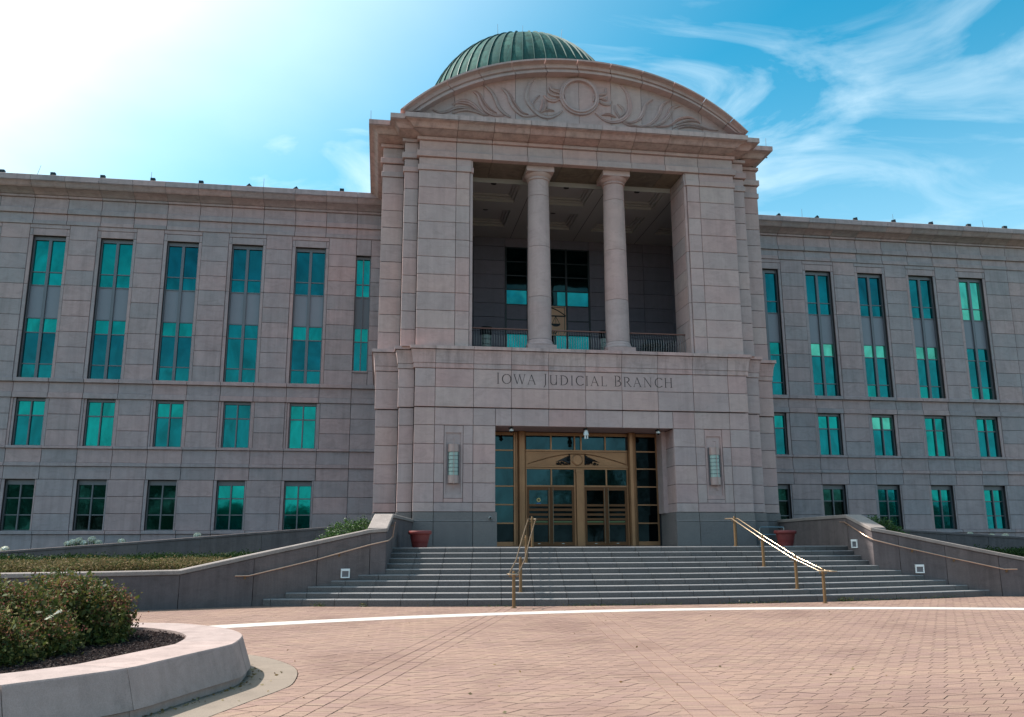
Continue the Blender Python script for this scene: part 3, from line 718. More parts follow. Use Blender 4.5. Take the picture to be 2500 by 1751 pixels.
for (x0, x1, dy), (px0, px1) in zip(TIERS[1:], ((1.22, 15.06), (.62, 15.68))):
    for a, b in ((x0, px0), (px1, x1)):
        face_rows('pier_stone', [(a, b)], Yu+dy, zu, M_T, depth=.3)
        L = a < 8
        slab('pier_band', a-(.055 if L else 0), b+(0 if L else .055), Yu+dy-.055, Yu+dy+.3, 16.91, 17.14, M_T, bld, gz=.002); face_rows('pier_stone', [(a, b)], Yu+dy, [17.14, 17.49], M_T, depth=.3, gz=.003)
        slab('pier_band', a-(.1 if L else 0), b+(0 if L else .1), Yu+dy-.1, Yu+dy+.3, 17.51, 17.765, M_T, bld, gz=.002); face_rows('pier_stone', [(a, b)], Yu+dy, [17.765, 18.24], M_T, depth=.3, gz=.003)
        slab('pier_band', a-(.1 if L else 0), b+(0 if L else .1), Yu+dy-.1, Yu+dy+.3, 18.245, 18.39, M_T, bld, gz=.002)
for sx in (TXL, TXR):
    ys = [34.49+1.5*k for k in range(5)]+[Yw]
    for ya, yb in zip(ys, ys[1:]):
        for za, zb in zip(zu+[17.5], zu[1:]+[17.5, 18.38]):
            MB().box(min(sx, sx+(.06 if sx < 8 else -.06)), max(sx, sx+(.06 if sx < 8 else -.06)), ya+.01, yb-.01, za+.01, zb-.01).obj('side_stone', M_T, bld)
# entablature A
fu = [1.22]+UX+[15.06]
for k, (a, b) in enumerate(segs(fu)):
    a2 = a-(.1 if k == 0 else 0); b2 = b+(.1 if k == len(fu)-2 else 0)
    slab('entablature_stone', a2, b2, Yu-.10, Yu+.2, 17.50, 17.765, M_T, bld, gz=.001); slab('entablature_stone', a, b, Yu, Yu+.2, 17.77, 18.24, M_T, bld, gz=.003)
    slab('entablature_stone', a2, b2, Yu-.11, Yu+.2, 18.245, 18.39, M_T, bld, gz=.001)
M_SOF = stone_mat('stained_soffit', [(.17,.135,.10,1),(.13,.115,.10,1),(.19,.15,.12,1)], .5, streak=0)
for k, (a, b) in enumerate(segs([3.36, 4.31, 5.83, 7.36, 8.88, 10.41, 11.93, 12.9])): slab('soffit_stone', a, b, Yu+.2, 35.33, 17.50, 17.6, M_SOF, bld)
# main cornice
C1 = [(-.05, 18.40), (.17, 18.40), (.24, 18.405), (.36, 18.43), (.5, 18.47), (.6, 18.495), (-.05, 18.505)]
C2 = [(-.05, 18.515), (.61, 18.515), (.66, 18.55), (.72, 18.62), (.80, 18.69), (.92, 18.73), (.97, 18.735), (.97, 18.75), (-.05, 18.76)]
C3 = [(-.05, 18.765), (1.0, 18.765), (1.0, 18.975), (-.05, 19.01)]
# tier plan for cornice: keep measured outer edges
CT = [(1.58, 14.42, 0.0), (.98, 15.03, .18), (.10, 15.96, .86)]
wrap('cornice_stone', [C1, C2, C3], M_TS, CT, Yw, UX, 0)
# cores of the tower
core.box(1.3, 4.43, Yp+.12, 35.2, 0, 9.3); core.box(11.79, 14.98, Yp+.12, 35.2, 0, 9.3); core.box(4.43, 11.79, Yp+.071, 35.2, 6.3, 9.3)
core.box(-.2, 16.52, 35.25, Yw, 0, 9.3); core.box(.7, 1.3, 33.8, 35.25, 0, 9.3); core.box(14.98, 15.6, 33.8, 35.25, 0, 9.3); core.box(-.2, .7, 34.5, 35.25, 0, 9.3); core.box(15.6, 16.52, 34.5, 35.25, 0, 9.3)
core.box(1.3, 3.49, Yu+.075, 35.3, 9.3, 18.6); core.box(12.78, 14.98, Yu+.075, 35.3, 9.3, 18.6); core.box(3.49, 12.78, Yu+.21, 35.3, 17.61, 18.6)
core.box(-.2, 1.3, 34.5, 35.3, 9.3, 18.6); core.box(14.98, 16.5, 34.5, 35.3, 9.3, 18.6)
core.box(.69, 1.3, 33.85, 34.5, 9.3, 18.6); core.box(14.98, 15.6, 33.85, 34.5, 9.3, 18.6)
core.box(-.2, .68, 35.3, Yw, 9.3, 18.6); core.box(15.52, 16.5, 35.3, Yw, 9.3, 18.6)
core.box(-.2, 16.5, 35.31, 54, 17.75, 18.9)
core.obj('wall_core', M_CORE, bld)

# ---------------- loggia interior
box('balcony_floor', .69, 15.51, Yp-.02, 42.3, 9.302, 9.322, M_T)
# ceiling with coffers
cx = [4.70, 8.07, 11.43]; cl = MB(); hw = 1.12; rowsY = [(35.2+.16, 37.45), (38.45, 40.65)]
cxs = [1.33, 4.70, 8.07, 11.43, 14.8]
xe = [.69]+sum([[max(c-hw, .8), min(c+hw, 15.4)] for c in cxs], [])+[15.51]
for ya, yb, holes in ((35.34, 35.36, 0), (35.36, 37.45, 1), (37.45, 38.45, 0), (38.45, 40.65, 1), (40.65, 42.3, 0)):
    if not holes: cl.box(.69, 15.51, ya, yb, 17.30, 17.62)
    else:
        for k in range(0, len(xe), 2): cl.box(xe[k], xe[k+1], ya, yb, 17.30, 17.62)
cl.obj('loggia_ceiling', M_CEIL, bld)
for c in cxs:
    for ya, yb in rowsY:
        f = MB(); a, b = max(c-hw, .8), min(c+hw, 15.4)
        f.box(a, b, ya, yb, 17.60, 17.64)
        for w, z in ((.13, 17.42), (.22, 17.52)):
            f.box(a, a+w, ya, yb, z, z+.09); f.box(b-w, b, ya, yb, z, z+.09); f.box(a+w, b-w, ya, ya+w, z, z+.09); f.box(a+w, b-w, yb-w, yb, z, z+.09)
        cf = f.obj('ceiling_coffer', M_CEIL, bld)
        MB().lathe([(.0, .015), (.13, .015), (.13, -.012), (.10, -.02), (.085, .0), (0, .0)], (c, ya+.72, 17.59), 20).obj('downlight', M_BLACK, cf)
for x in (6.38, 9.75, 13.11, 3.0): box('ceiling_joint', x-.012, x+.012, 35.37, 42.2, 17.293, 17.30, M_BLACK)
# back wall
YB = 42.2
box('loggia_wall', .69, 15.51, YB+.06, YB+.3, 9.3, 17.62, M_CORE)
zb = [9.33, 9.93, 10.69, 11.45, 12.22, 12.98, 13.72, 14.5, 15.26, 16.02, 16.8, 17.3]
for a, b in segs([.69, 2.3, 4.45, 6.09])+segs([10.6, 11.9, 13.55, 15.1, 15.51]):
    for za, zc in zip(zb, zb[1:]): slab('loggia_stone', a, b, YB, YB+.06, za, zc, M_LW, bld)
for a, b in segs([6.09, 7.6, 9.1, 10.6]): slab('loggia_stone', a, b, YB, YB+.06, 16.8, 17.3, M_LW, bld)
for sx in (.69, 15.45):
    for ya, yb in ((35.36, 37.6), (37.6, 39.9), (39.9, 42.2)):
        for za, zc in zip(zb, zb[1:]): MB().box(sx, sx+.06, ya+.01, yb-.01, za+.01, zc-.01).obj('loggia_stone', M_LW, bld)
wf = MB(); y0, y1 = YB+.02, YB+.1
zrow = [16.75, 15.98, 15.22, 14.46, 13.66, 12.86, 12.10, 11.3, 10.6, 9.33]
for x in (6.09, 7.24, 9.30, 10.52): wf.box(x, x+.09, y0-.04, y1, 9.33, 16.8)
for z in zrow[:-1]:
    for a, b in ((6.18, 7.24), (7.33, 9.30), (9.39, 10.52)): wf.box(a, b, y0-.01, y1, z, z+.05)
wf = wf.obj('loggia_window', M_DK, bld)
for a, b in ((6.18, 7.24), (7.33, 9.30), (9.39, 10.52)):
    for k, (zt_, zb_) in enumerate(zip(zrow, zrow[1:])):
        if a > 7 and a < 9 and k in (4, 5): continue
        mt = G_LOG if k < 3 else (G_LOGT if k == 3 else (G_LOG if k < 6 else G_LOGT))
        if k in (4, 5): mt = M_LW
        if k == 3 and 7 < a < 9:
            pane(wf, a, 8.85, zb_+.05, zt_, YB+.04, G_LOG); pane(wf, 8.86, b, zb_+.05, zt_, YB+.04, G_LOGT); continue
        if 7 < a < 9 and k >= 6: pane(wf, a, 8.75, zb_+.05, zt_, YB+.04, G_LOG); pane(wf, 8.76, b, zb_+.05, zt_, YB+.04, G_LOGT if k >= 6 else G_LOG); continue
        pane(wf, a, b, zb_+.05, zt_, YB+.04, mt)
# bronze relief panel with scales of justice
M_PANEL = plain('warm_bronze_panel', (.80,.44,.27,1), .5, 0, var=.15, scale=2)
pn = MB().box(7.33, 9.30, YB+.0, YB+.05, 12.10, 13.66).obj('relief_panel', M_PANEL, bld)
d = MB(); yy = YB-.015
d.box(7.36, 9.27, yy, yy+.03, 13.10, 13.17); d.tube([(7.40+1.88*k/16, yy, 13.16+.42*math.sin(math.pi*k/16)) for k in range(17)], .025, 6)
d.box(9.20, 9.225, yy, yy+.03, 12.2, 13.62); d.box(7.36, 9.27, yy, yy+.03, 13.58, 13.61)
for cx_ in (8.75, 7.85):
    d.tube([(cx_, yy, 13.12), (cx_-.2, yy, 12.72)], .012, 6); d.tube([(cx_, yy, 13.12), (cx_+.2, yy, 12.72)], .012, 6); d.tube([(cx_, yy, 13.12), (cx_, yy, 12.72)], .01, 6)
    pr = [(cx_-.24, 12.73)]+[(cx_+.24*math.cos(math.pi+math.pi*k/10), 12.72+.15*math.sin(math.pi+math.pi*k/10)) for k in range(11)]+[(cx_+.24, 12.73)]
    d.loop_rows([[(x, yy, z) for x, z in pr], [(x, yy+.04, z) for x, z in pr]])
d.tube([(8.3, yy, 13.1), (8.3, yy, 12.3)], .035, 8)
for q in range(9): d.tube([(8.3+.1*(q-4), yy, 12.18), (8.3+.13*(q-4), yy-.01, 12.40-.02*abs(q-4))], [.05, .01], 6)
d.obj('justice_scales', M_LEAFMET, pn)

# ---------------- columns
cb = MB().box(-.6, .6, -.6, .6, 0, .28); cbm = cb.mesh('column_base_block', M_T)
drums = [(9.62, 9.95), (9.95, 11.72), (11.72, 13.95), (13.95, 16.25), (16.25, 17.0)]
def rad(z): t = (z-9.9)/7.1; return .505-.055*max(0, t)**1.6
for xc in (6.43, 9.80):
    c = link('column', None, (xc, 34.35, 9.33), bld)
    link('plinth', cbm, (xc, 34.35, 9.325), c)
    MB().lathe([(0, 9.605), (.58, 9.605), (.60, 9.66), (.58, 9.72), (.545, 9.74), (.545, 9.80), (.52, 9.85), (.505, 9.885), (0, 9.885)], (xc, 34.35, 0), 48).obj('base_moulding', M_T, c)
    for za, zb_ in ((9.89, 11.72), (11.72, 13.95), (13.95, 16.25), (16.25, 16.98)):
        st = 7; pr = [(0, za+.008)]+[(rad(za+(zb_-za)*k/st), za+.008+(zb_-za-.016)*k/st) for k in range(st+1)]+[(0, zb_-.008)]
        MB().lathe(pr, (xc, 34.35, 0), 48).obj('column_drum', M_T, c)
    MB().lathe([(0, 16.98), (.455, 16.98), (.49, 17.0), (.50, 17.04), (.47, 17.06), (.46, 17.10), (.50, 17.13), (.55, 17.18), (.585, 17.24), (.59, 17.26), (0, 17.26)], (xc, 34.35, 0), 48).obj('capital', M_T, c)
    MB().box(-.6, .6, -.6, .6, 0, .232).obj('abacus', M_T, c, (xc, 34.35, 17.265))
# jamb stones of the opening
for sx, s in ((3.36, 1), (12.77, -1)):
    for za, zb_ in zip(zu+[17.14], zu[1:]+[17.14, 17.49]):
        MB().box(sx, sx+.13, Yu+.215, 35.32, za+.01, zb_-.01).obj('jamb_stone', M_T, bld)
# balustrades
def balustrade(x0, x1):
    r = link('balustrade', None, ((x0+x1)/2, 34.2, 9.33), bld); y = 34.30
    MB().box(x0, x1, y-.05, y+.05, 10.33, 10.37).obj('handrail', M_WOOD, r); MB().box(x0, x1, y-.012, y+.012, 9.43, 9.45).obj('bottom_rail', M_BLACK, r)
    n = int((x1-x0)/.108); bal = None
    for k in range(n+1):
        x = x0+.04+(x1-x0-.08)*k/n
        if bal is None:
            bal = MB().tube([(0, 0, .10), (0, -.10, .28), (0, -.14, .5), (0, -.11, .72), (0, -.03, .9), (0, 0, 1.0)], .011, 5).mesh('baluster', M_BAL)
        link('baluster', bal, (x, y, 9.33), r)
balustrade(3.5, 5.9); balustrade(6.96, 9.27); balustrade(10.33, 12.77)

# ---------------- arched pediment
AX = 8.10
def fo(x): d = abs(x-7.98); return 22.03-.035*d*d-.00027*d**4
def fi(x): d = abs(x-8.10); return 21.67-.035*d*d-.00027*d**4
OX = [.36, 1.1, 2.23, 3.57, 4.99, 6.45, 7.88, 9.36, 10.80, 12.22, 13.61, 14.85, 15.5]
IX = [1.15, 1.85, 2.61, 3.88, 5.25, 6.62, 8.02, 9.48, 10.86, 12.22, 13.50, 14.61, 14.98]
OX = [.36, 2.23, 3.57, 4.99, 6.45, 7.88, 9.36, 10.80, 12.22, 13.61, 14.85, 15.5]; IX = [1.15, 2.61, 3.88, 5.25, 6.62, 8.02, 9.48, 10.86, 12.22, 13.50, 14.61, 15.02]
sec1 = [(0, 34.3), (0, 32.62), (.02, 32.6), (.17, 32.6), (.19, 32.66), (.205, 32.78), (.25, 32.84), (.25, 34.3)]
sec2 = [(.255, 34.3), (.255, 32.86), (.60, 32.86), (.64, 32.94), (.70, 32.96), (.78, 32.88), (1.0, 32.88), (1.0, 34.3)]
for k in range(len(OX)-1):
    for sc in (sec1, sec2):
        rows = []
        for q in range(7):
            t = q/6; t = .011+t*.978; xo = OX[k]+(OX[k+1]-OX[k])*t; xi = IX[k]+(IX[k+1]-IX[k])*t; zo, zi = fo(xo), fi(xi)-.12
            rows.append([(xo+(xi-xo)*a, yy_, max(18.95, zo+(zi-zo)*a)) for a, yy_ in sc])
        MB().loop_rows(rows).obj('arch_stone', M_T, bld)
TJ = [1.2, 2.66, 3.91, 5.28, 6.66, 8.08, 9.52, 10.89, 12.28, 13.65, 15.0]
for a, b in zip(TJ, TJ[1:]):
    xs = [a+.008+(b-a-.016)*q/6 for q in range(7)]
    pr = [(xs[0], 18.9)]+[(x, max(18.95, fi(x)+.1)) for x in xs]+[(xs[-1], 18.9)]
    MB().loop_rows([[(x, 33.30, z) for x, z in pr], [(x, 33.6, z) for x, z in pr]]).obj('tympanum_stone', M_T, bld)
pr = [(x, fo(x)-.15) for x in np.linspace(1.3, 14.9, 25)]; pr = [(1.3, 18.8)]+pr+[(14.9, 18.8)]
MB().loop_rows([[(x, 33.6, z) for x, z in pr], [(x, 46, z) for x, z in pr]]).obj('vaulted_roof', plain('grey_roof', (.12,.12,.12,1), .8), bld)

# relief carving, traced into the plane of the tympanum
YT = 33.30
def carve(pts, w, parent, name='carved_frond', depth=.05, bow=True):
    P = [np.array(p) for p in pts]
    P = smooth(P, 5, closed=False); n = len(P); rows = []
    for i, p in enumerate(P):
        t = P[min(i+1, n-1)]-P[max(i-1, 0)]; t = t/(np.linalg.norm(t)+1e-9); nn = np.array((-t[1], t[0])); s = i/(n-1)
        ww = w*(math.sin(math.pi*(.08+.88*s))**.6)*.5; dd = depth*(.35+.65*math.sin(math.pi*(.1+.8*s)))
        rows.append([(p[0]+nn[0]*ww*c, YT+.006-dd*h, p[1]+nn[1]*ww*c) for c, h in ((-1, 0), (-.85, .8), (-.3, 1), (.35, .55), (.8, .9), (1, 0))])
    return MB().loop_rows(rows).obj(name, M_T, parent)
rel = link('pediment_carving', None, (8.1, YT, 19.3), bld)
def ringm(cx_, cz, r0, r1, dep):
    rows = []
    for k in range(65):
        a = 2*math.pi*k/64; rows.append([(cx_+math.cos(a)*r, YT+.005-h, cz+math.sin(a)*r) for r, h in ((r0, 0), (r0+.02, dep), ((r0+r1)/2-.02, dep*1.1), ((r0+r1)/2+.02, dep*.6), (r1-.02, dep*.7), (r1, 0))])
    return MB().loop_rows(rows, caps=False)
ringm(8.09, 20.64, .70, .90, .15).obj('carved_ring', M_T, rel)
FRONDS = [
 ([(6.12,21.36),(5.89,21.05),(5.78,20.62),(5.81,20.25),(6.02,19.92),(6.33,19.64),(6.72,19.56),(7.07,19.7),(7.34,19.91)],0.196),
 ([(3.94,20.83),(4.2,20.61),(4.41,20.25),(4.55,19.88),(4.79,19.6),(5.07,19.44)],0.172),
 ([(4.12,20.7),(4.38,20.36),(4.52,19.99),(4.72,19.67),(5.0,19.51)],0.103),
 ([(3.46,20.53),(3.65,20.34),(3.79,19.97),(4.0,19.65),(4.31,19.49),(4.79,19.49)],0.149),
 ([(3.55,20.54),(3.75,20.38),(3.89,20.09),(4.14,19.78),(4.48,19.58)],0.081),
 ([(4.69,20.76),(4.94,20.48),(5.07,20.11),(5.28,19.79),(5.63,19.55),(6.19,19.6)],0.149),
 ([(4.8,20.75),(5.07,20.45),(5.25,20.09),(5.56,19.7),(5.84,19.63)],0.081),
 ([(2.57,19.82),(2.86,20.03),(3.2,20.04),(3.55,19.84),(3.83,19.56),(4.12,19.44)],0.127),
 ([(2.61,19.88),(2.93,19.94),(3.27,19.9),(3.58,19.7),(3.83,19.53)],0.115),
 ([(1.73,19.53),(2.02,19.43),(2.35,19.49),(2.66,19.66),(3.07,19.73),(3.48,19.65),(3.83,19.51)],0.115),
 ([(2.56,19.44),(2.87,19.57),(3.21,19.63),(3.59,19.56),(3.96,19.43)],0.115),
 ([(6.34,20.57),(6.13,20.35),(6.02,20.11),(6.07,19.89)],0.115),
 ([(6.46,20.41),(6.41,20.07),(6.3,19.75)],0.115),
 ([(6.59,20.38),(6.62,20.08),(6.47,19.77)],0.081),
 ([(6.33,19.76),(6.62,19.89),(6.97,19.88)],0.092),
 ([(6.86,21.13),(6.82,20.94),(6.98,20.82),(7.27,20.74),(7.44,20.53)],0.138),
 ([(6.68,20.96),(6.77,20.7),(7.02,20.61),(7.26,20.59),(7.42,20.41)],0.138),
 ([(6.52,20.59),(6.69,20.39),(6.98,20.34),(7.19,20.45),(7.38,20.29)],0.138),
 ([(6.91,20.91),(7.16,20.85),(7.34,20.75),(7.46,20.49)],0.081),
 ([(9.95,21.37),(10.2,21.08),(10.33,20.67),(10.35,20.25),(10.2,19.89),(9.9,19.64),(9.5,19.55),(9.14,19.66),(8.79,19.93)],0.196),
 ([(11.42,20.77),(11.1,20.54),(10.97,20.18),(10.78,19.82),(10.41,19.6),(10.01,19.61)],0.161),
 ([(12.16,20.77),(11.83,20.52),(11.67,20.12),(11.43,19.75),(11.06,19.49),(10.62,19.42)],0.172),
 ([(12.67,20.56),(12.31,20.4),(12.14,20.08),(11.87,19.75),(11.5,19.53),(11.05,19.44)],0.149),
 ([(12.54,20.57),(12.23,20.43),(12.07,20.11),(11.8,19.78)],0.081),
 ([(13.56,19.78),(13.29,19.97),(12.92,20.02),(12.5,19.87),(12.12,19.57),(11.53,19.47)],0.127),
 ([(13.51,19.87),(13.17,19.88),(12.84,19.82),(12.46,19.64)],0.115),
 ([(14.38,19.51),(14.01,19.52),(13.64,19.61),(13.2,19.69),(12.75,19.66),(12.3,19.47)],0.115),
 ([(13.71,19.5),(13.27,19.58),(12.9,19.57),(12.52,19.45)],0.092),
 ([(9.8,20.43),(10.03,20.22),(10.08,20.03),(9.94,19.83)],0.115),
 ([(9.67,20.35),(9.7,20.08),(9.83,19.86),(9.9,19.71)],0.092),
 ([(9.08,19.84),(9.4,19.89),(9.72,19.78)],0.092),
 ([(9.29,21.13),(9.27,20.89),(9.07,20.8),(8.81,20.78),(8.72,20.58)],0.138),
 ([(9.35,20.75),(9.28,20.58),(9.06,20.64),(8.81,20.62),(8.71,20.46)],0.138),
 ([(9.56,20.53),(9.41,20.37),(9.16,20.38),(8.95,20.48),(8.75,20.33)],0.138),
 ([(9.97,19.6),(10.33,19.44),(10.8,19.44)],0.081)]
for p, w in FRONDS: carve(p, w, rel, depth=.10)

# ---------------- inscription
def letters():
    H = .385; 
    def st(a, b, w=.03): return ('l', a, b, w)
    Gm = {
     'I': (.14, [st((.07,0),(.07,1),.045), st((.02,0),(.12,0),.02), st((.02,1),(.12,1),.02)]),
     'O': (.52, [('e', .26, .5, .235, .5, 0, 360)]),
     'W': (.62, [st((.02,1),(.19,0),.045), st((.19,0),(.32,.95),.02), st((.32,.95),(.46,0),.045), st((.46,0),(.61,1),.02), st((0,1),(.09,1),.02), st((.28,1),(.36,1),.02), st((.56,1),(.65,1),.02)]),
     'A': (.46, [st((.04,0),(.22,1),.02), st((.22,1),(.42,0),.045), st((.11,.36),(.34,.36),.02), st((0,0),(.09,0),.02), st((.36,0),(.47,0),.02)]),
     'J': (.18, [st((.1,1),(.1,0),.045), st((.1,0),(.02,-.26),.03), st((.05,1),(.15,1),.02)]),
     'U': (.46, [st((.07,1),(.07,.3),.045), ('e', .23, .3, .16, .3, 180, 360), st((.39,1),(.39,.0),.03), st((.02,1),(.12,1),.02), st((.34,1),(.44,1),.02)]),
     'D': (.46, [st((.07,0),(.07,1),.045), ('e', .14, .5, .28, .5, -90, 90), st((.02,0),(.16,0),.02), st((.02,1),(.16,1),.02)]),
     'C': (.44, [('e', .27, .5, .23, .5, 45, 315), st((.44,.82),(.44,.95),.02), st((.44,.18),(.44,.05),.02)]),
     'L': (.32, [st((.07,0),(.07,1),.045), st((.02,1),(.12,1),.02), st((.02,0),(.31,0),.02), st((.31,0),(.32,.14),.02)]),
     'B': (.36, [st((.07,0),(.07,1),.045), ('e', .14, .75, .16, .25, -90, 90), ('e', .14, .26, .20, .26, -90, 90), st((.02,0),(.16,0),.02), st((.02,1),(.16,1),.02)]),
     'R': (.42, [st((.07,0),(.07,1),.045), ('e', .14, .74, .18, .26, -90, 90), st((.2,.48),(.40,0),.04), st((.02,0),(.12,0),.02), st((.02,1),(.16,1),.02), st((.38,0),(.45,0),.02)]),
     'N': (.50, [st((.07,0),(.07,1),.02), st((.07,1),(.42,0),.045), st((.42,0),(.42,1),.02), st((.02,0),(.12,0),.02), st((.0,1),(.09,1),.02), st((.37,1),(.47,1),.02)]),
     'H': (.48, [st((.07,0),(.07,1),.045), st((.40,0),(.40,1),.045), st((.07,.52),(.40,.52),.02)]+[st((a,b),(a+.1,b),.02) for a in (.02,.35) for b in (0,1)])}
    text = 'IOWA JUDICIAL BRANCH'; big = {0, 5, 14}
    adv = []; x = 0
    for i, ch in enumerate(text):
        if ch == ' ': x += .30; adv.append(None); continue
        s = 1.12 if i in big else 1.0; adv.append((x, s)); x += Gm[ch][0]*s+.135
    X0, X1 = 4.48, 11.81; k = (X1-X0)/(x-.135)
    M_LET = plain('incised_letter', (.045,.035,.038,1), .9)
    for i, ch in enumerate(text):
        if ch == ' ': continue
        ax, s = adv[i]; mb = MB(); y0, y1 = Yp-.049, Yp-.044; z0 = 7.87; hh = H*s
        def stroke(p, q, w):
            p = np.array(p, float); q = np.array(q, float); dd = q-p; L = np.linalg.norm(dd)+1e-9; n = np.array((-dd[1], dd[0]))/L*w/2; e = dd/L*.004
            c4 = [p-n-e, q-n+e, q+n+e, p+n-e]; mb.loop_rows([[(a, y0, b) for a, b in c4], [(a, y1, b) for a, b in c4]])
        for g in Gm[ch][1]:
            if g[0] == 'l':
                (a, b), (c, d_) = g[1], g[2]; stroke((X0+(ax+a*s)*k, z0+b*hh), (X0+(ax+c*s)*k, z0+d_*hh), g[3]*.72)
            else:
                _, ex, ez, rx, rz, t0, t1 = g; N = 18
                for q in range(N):
                    ta, tb = R_(t0+(t1-t0)*q/N), R_(t0+(t1-t0)*(q+1)/N); w = .016+.022*abs(math.cos((ta+tb)/2))
                    stroke((X0+(ax+(ex+rx*math.cos(ta))*s)*k, z0+(ez+rz*math.sin(ta))*hh), (X0+(ax+(ex+rx*math.cos(tb))*s)*k, z0+(ez+rz*math.sin(tb))*hh), w)
        mb.obj('letter', M_LET, bld)
letters()

# ---------------- entrance
YD = 35.22
box('entrance_soffit', DX0+.01, DX1-.01, Yp+.075, YD+.3, 6.185, 6.295, M_T)
for sx, s in ((4.36, 1), (11.78, -1)):
    for za, zb_ in zip(zlo, zlo[1:]): MB().box(sx, sx+.08, Yp+.075, YD+.3, za+.01, zb_-.01).obj('jamb_stone', M_T, bld)
for x0, x1 in ((4.36, 4.51), (11.71, 11.86)): MB().box(x0, x1, Yp+.085, YD+.3, 1.5, 2.8).obj('granite_block', M_GRAN, bld)
MB().box(11.60, 11.78, 34.5, 35.3, 2.8, 6.17).obj('jamb_stone', M_T, bld)
ent = link('entrance_screen', None, (8.15, YD, 1.5), bld)
bf = MB()
for x0, x1 in ((5.42, 5.50), (5.52, 5.58), (10.50, 10.56), (10.58, 10.66)): bf.box(x0, x1, YD-.10, YD+.05, 1.5, 6.15)
for x0, x1 in ((4.50, 4.56), (11.54, 11.60)): bf.box(x0, x1, YD-.04, YD+.05, 1.5, 6.15)
SG = [5.42, 4.69, 3.94, 3.19, 2.44]
for x0, x1 in ((4.56, 5.42), (10.66, 11.54)):
    for z in SG: bf.box(x0, x1, YD-.05, YD+.05, z-.055, z)
    bf.box(x0, x1, YD-.04, YD+.05, 1.5, 1.67); bf.box(x0, x1, YD-.03, YD+.05, 6.02, 6.15)
bf.box(5.91, 10.30, YD-.05, YD+.05, 6.02, 6.15); bf.box(5.91, 10.30, YD-.10, YD+.05, 5.36, 5.43); bf.box(5.91, 10.30, YD-.14, YD+.05, 4.70, 4.76); bf.box(5.91, 10.30, YD-.07, YD+.05, 4.62, 4.69)
for x in (6.98, 7.99, 8.27, 9.31): bf.box(x, x+.06, YD-.06, YD+.05, 5.43, 6.02)
for x in (6.98, 9.33): bf.box(x, x+.06, YD-.05, YD+.05, 3.95, 4.62)
for x0, x1 in ((5.91, 5.97), (7.97, 8.04), (8.33, 8.40), (10.24, 10.30)): bf.box(x0, x1, YD-.05, YD+.05, 1.5, 4.62)
bf.box(5.97, 7.97, YD-.05, YD+.05, 3.90, 3.96); bf.box(8.40, 10.24, YD-.05, YD+.05, 3.90, 3.96)
bf.obj('bronze_frame', M_BR, ent)
for xc in (5.745, 10.475-.0): 
    x0, x1 = (5.585, 5.905) if xc < 8 else (10.305, 10.495)
    pr = [(x0, YD-.08), (x0, YD-.22), (x0+.05, YD-.27), ((x0+x1)/2, YD-.30), (x1-.05, YD-.27), (x1, YD-.22), (x1, YD-.08)]
    if xc > 8: pr = [(x0, YD-.08), (x0, YD-.22), (x0+.04, YD-.27), ((x0+x1+.12)/2, YD-.30), (x1+.08, YD-.27), (x1+.12, YD-.22), (x1+.12, YD-.105)]
    MB().loop_rows([[(a, b, 1.5) for a, b in pr], [(a, b, 6.17) for a, b in pr]]).obj('bronze_pilaster', M_BR, ent)
MB().box(8.05, 8.32, YD-.16, YD-.0, 1.5, 4.60).obj('bronze_pilaster', M_BR, ent); MB().box(8.03, 8.34, YD-.18, YD, 4.50, 4.62).obj('bronze_pilaster', M_BR, ent)
for i_, (x0, x1) in enumerate(((4.56, 5.42), (10.66, 11.54))):
    zz_ = [1.67]+SG[::-1]+[6.02]
    for k, (za, zb_) in enumerate(zip(zz_, zz_[1:])): pane(ent, x0, x1, za, zb_-(.055 if k < 5 else 0), YD, (G_DOOR if k else G_DOORD) if i_ == 0 else G_DOORD)
for k, (x0, x1) in enumerate(((5.97, 6.98), (7.04, 7.99), (8.05, 8.27), (8.33, 9.31), (9.37, 10.24))): pane(ent, x0, x1, 5.43, 6.02, YD, G_DOOR)
for k, (x0, x1) in enumerate(((5.97, 6.98), (7.04, 7.97), (8.40, 9.33), (9.39, 10.24))): pane(ent, x0, x1, 3.96, 4.62, YD, G_DOOR)
tp = MB().box(5.91, 10.30, YD-.04, YD+.04, 4.77, 5.35).obj('relief_panel', M_BR, ent)
q = MB(); y = YD-.05
for a, b, c, d_ in ((5.97, 10.24, 5.28, 5.31), (5.97, 10.24, 4.80, 4.83)): q.box(a, b, y, y+.02, c, d_)
for a in (5.97, 10.21): q.box(a, a+.03, y, y+.02, 4.83, 5.28)
q.tube([(8.13-2.1+4.2*k/30, y, 4.84+.43*math.sin(math.pi*k/30)) for k in range(31)], .022, 6, flat=1)
q.obj('arch_moulding', M_BR, tp)
YT_ = YT; YT = YD-.04
ringm(8.13, 5.02, .20, .25, .03).obj('medallion_ring', M_BR, tp); YT = YT_
MB().lathe([(0, 0), (.19, 0), (.19, .02), (0, .02)], (0, 0, 0), 32).obj('medallion', M_BR, tp, (8.13, YD-.045, 5.02)).rotation_euler = (math.pi/2, 0, 0)
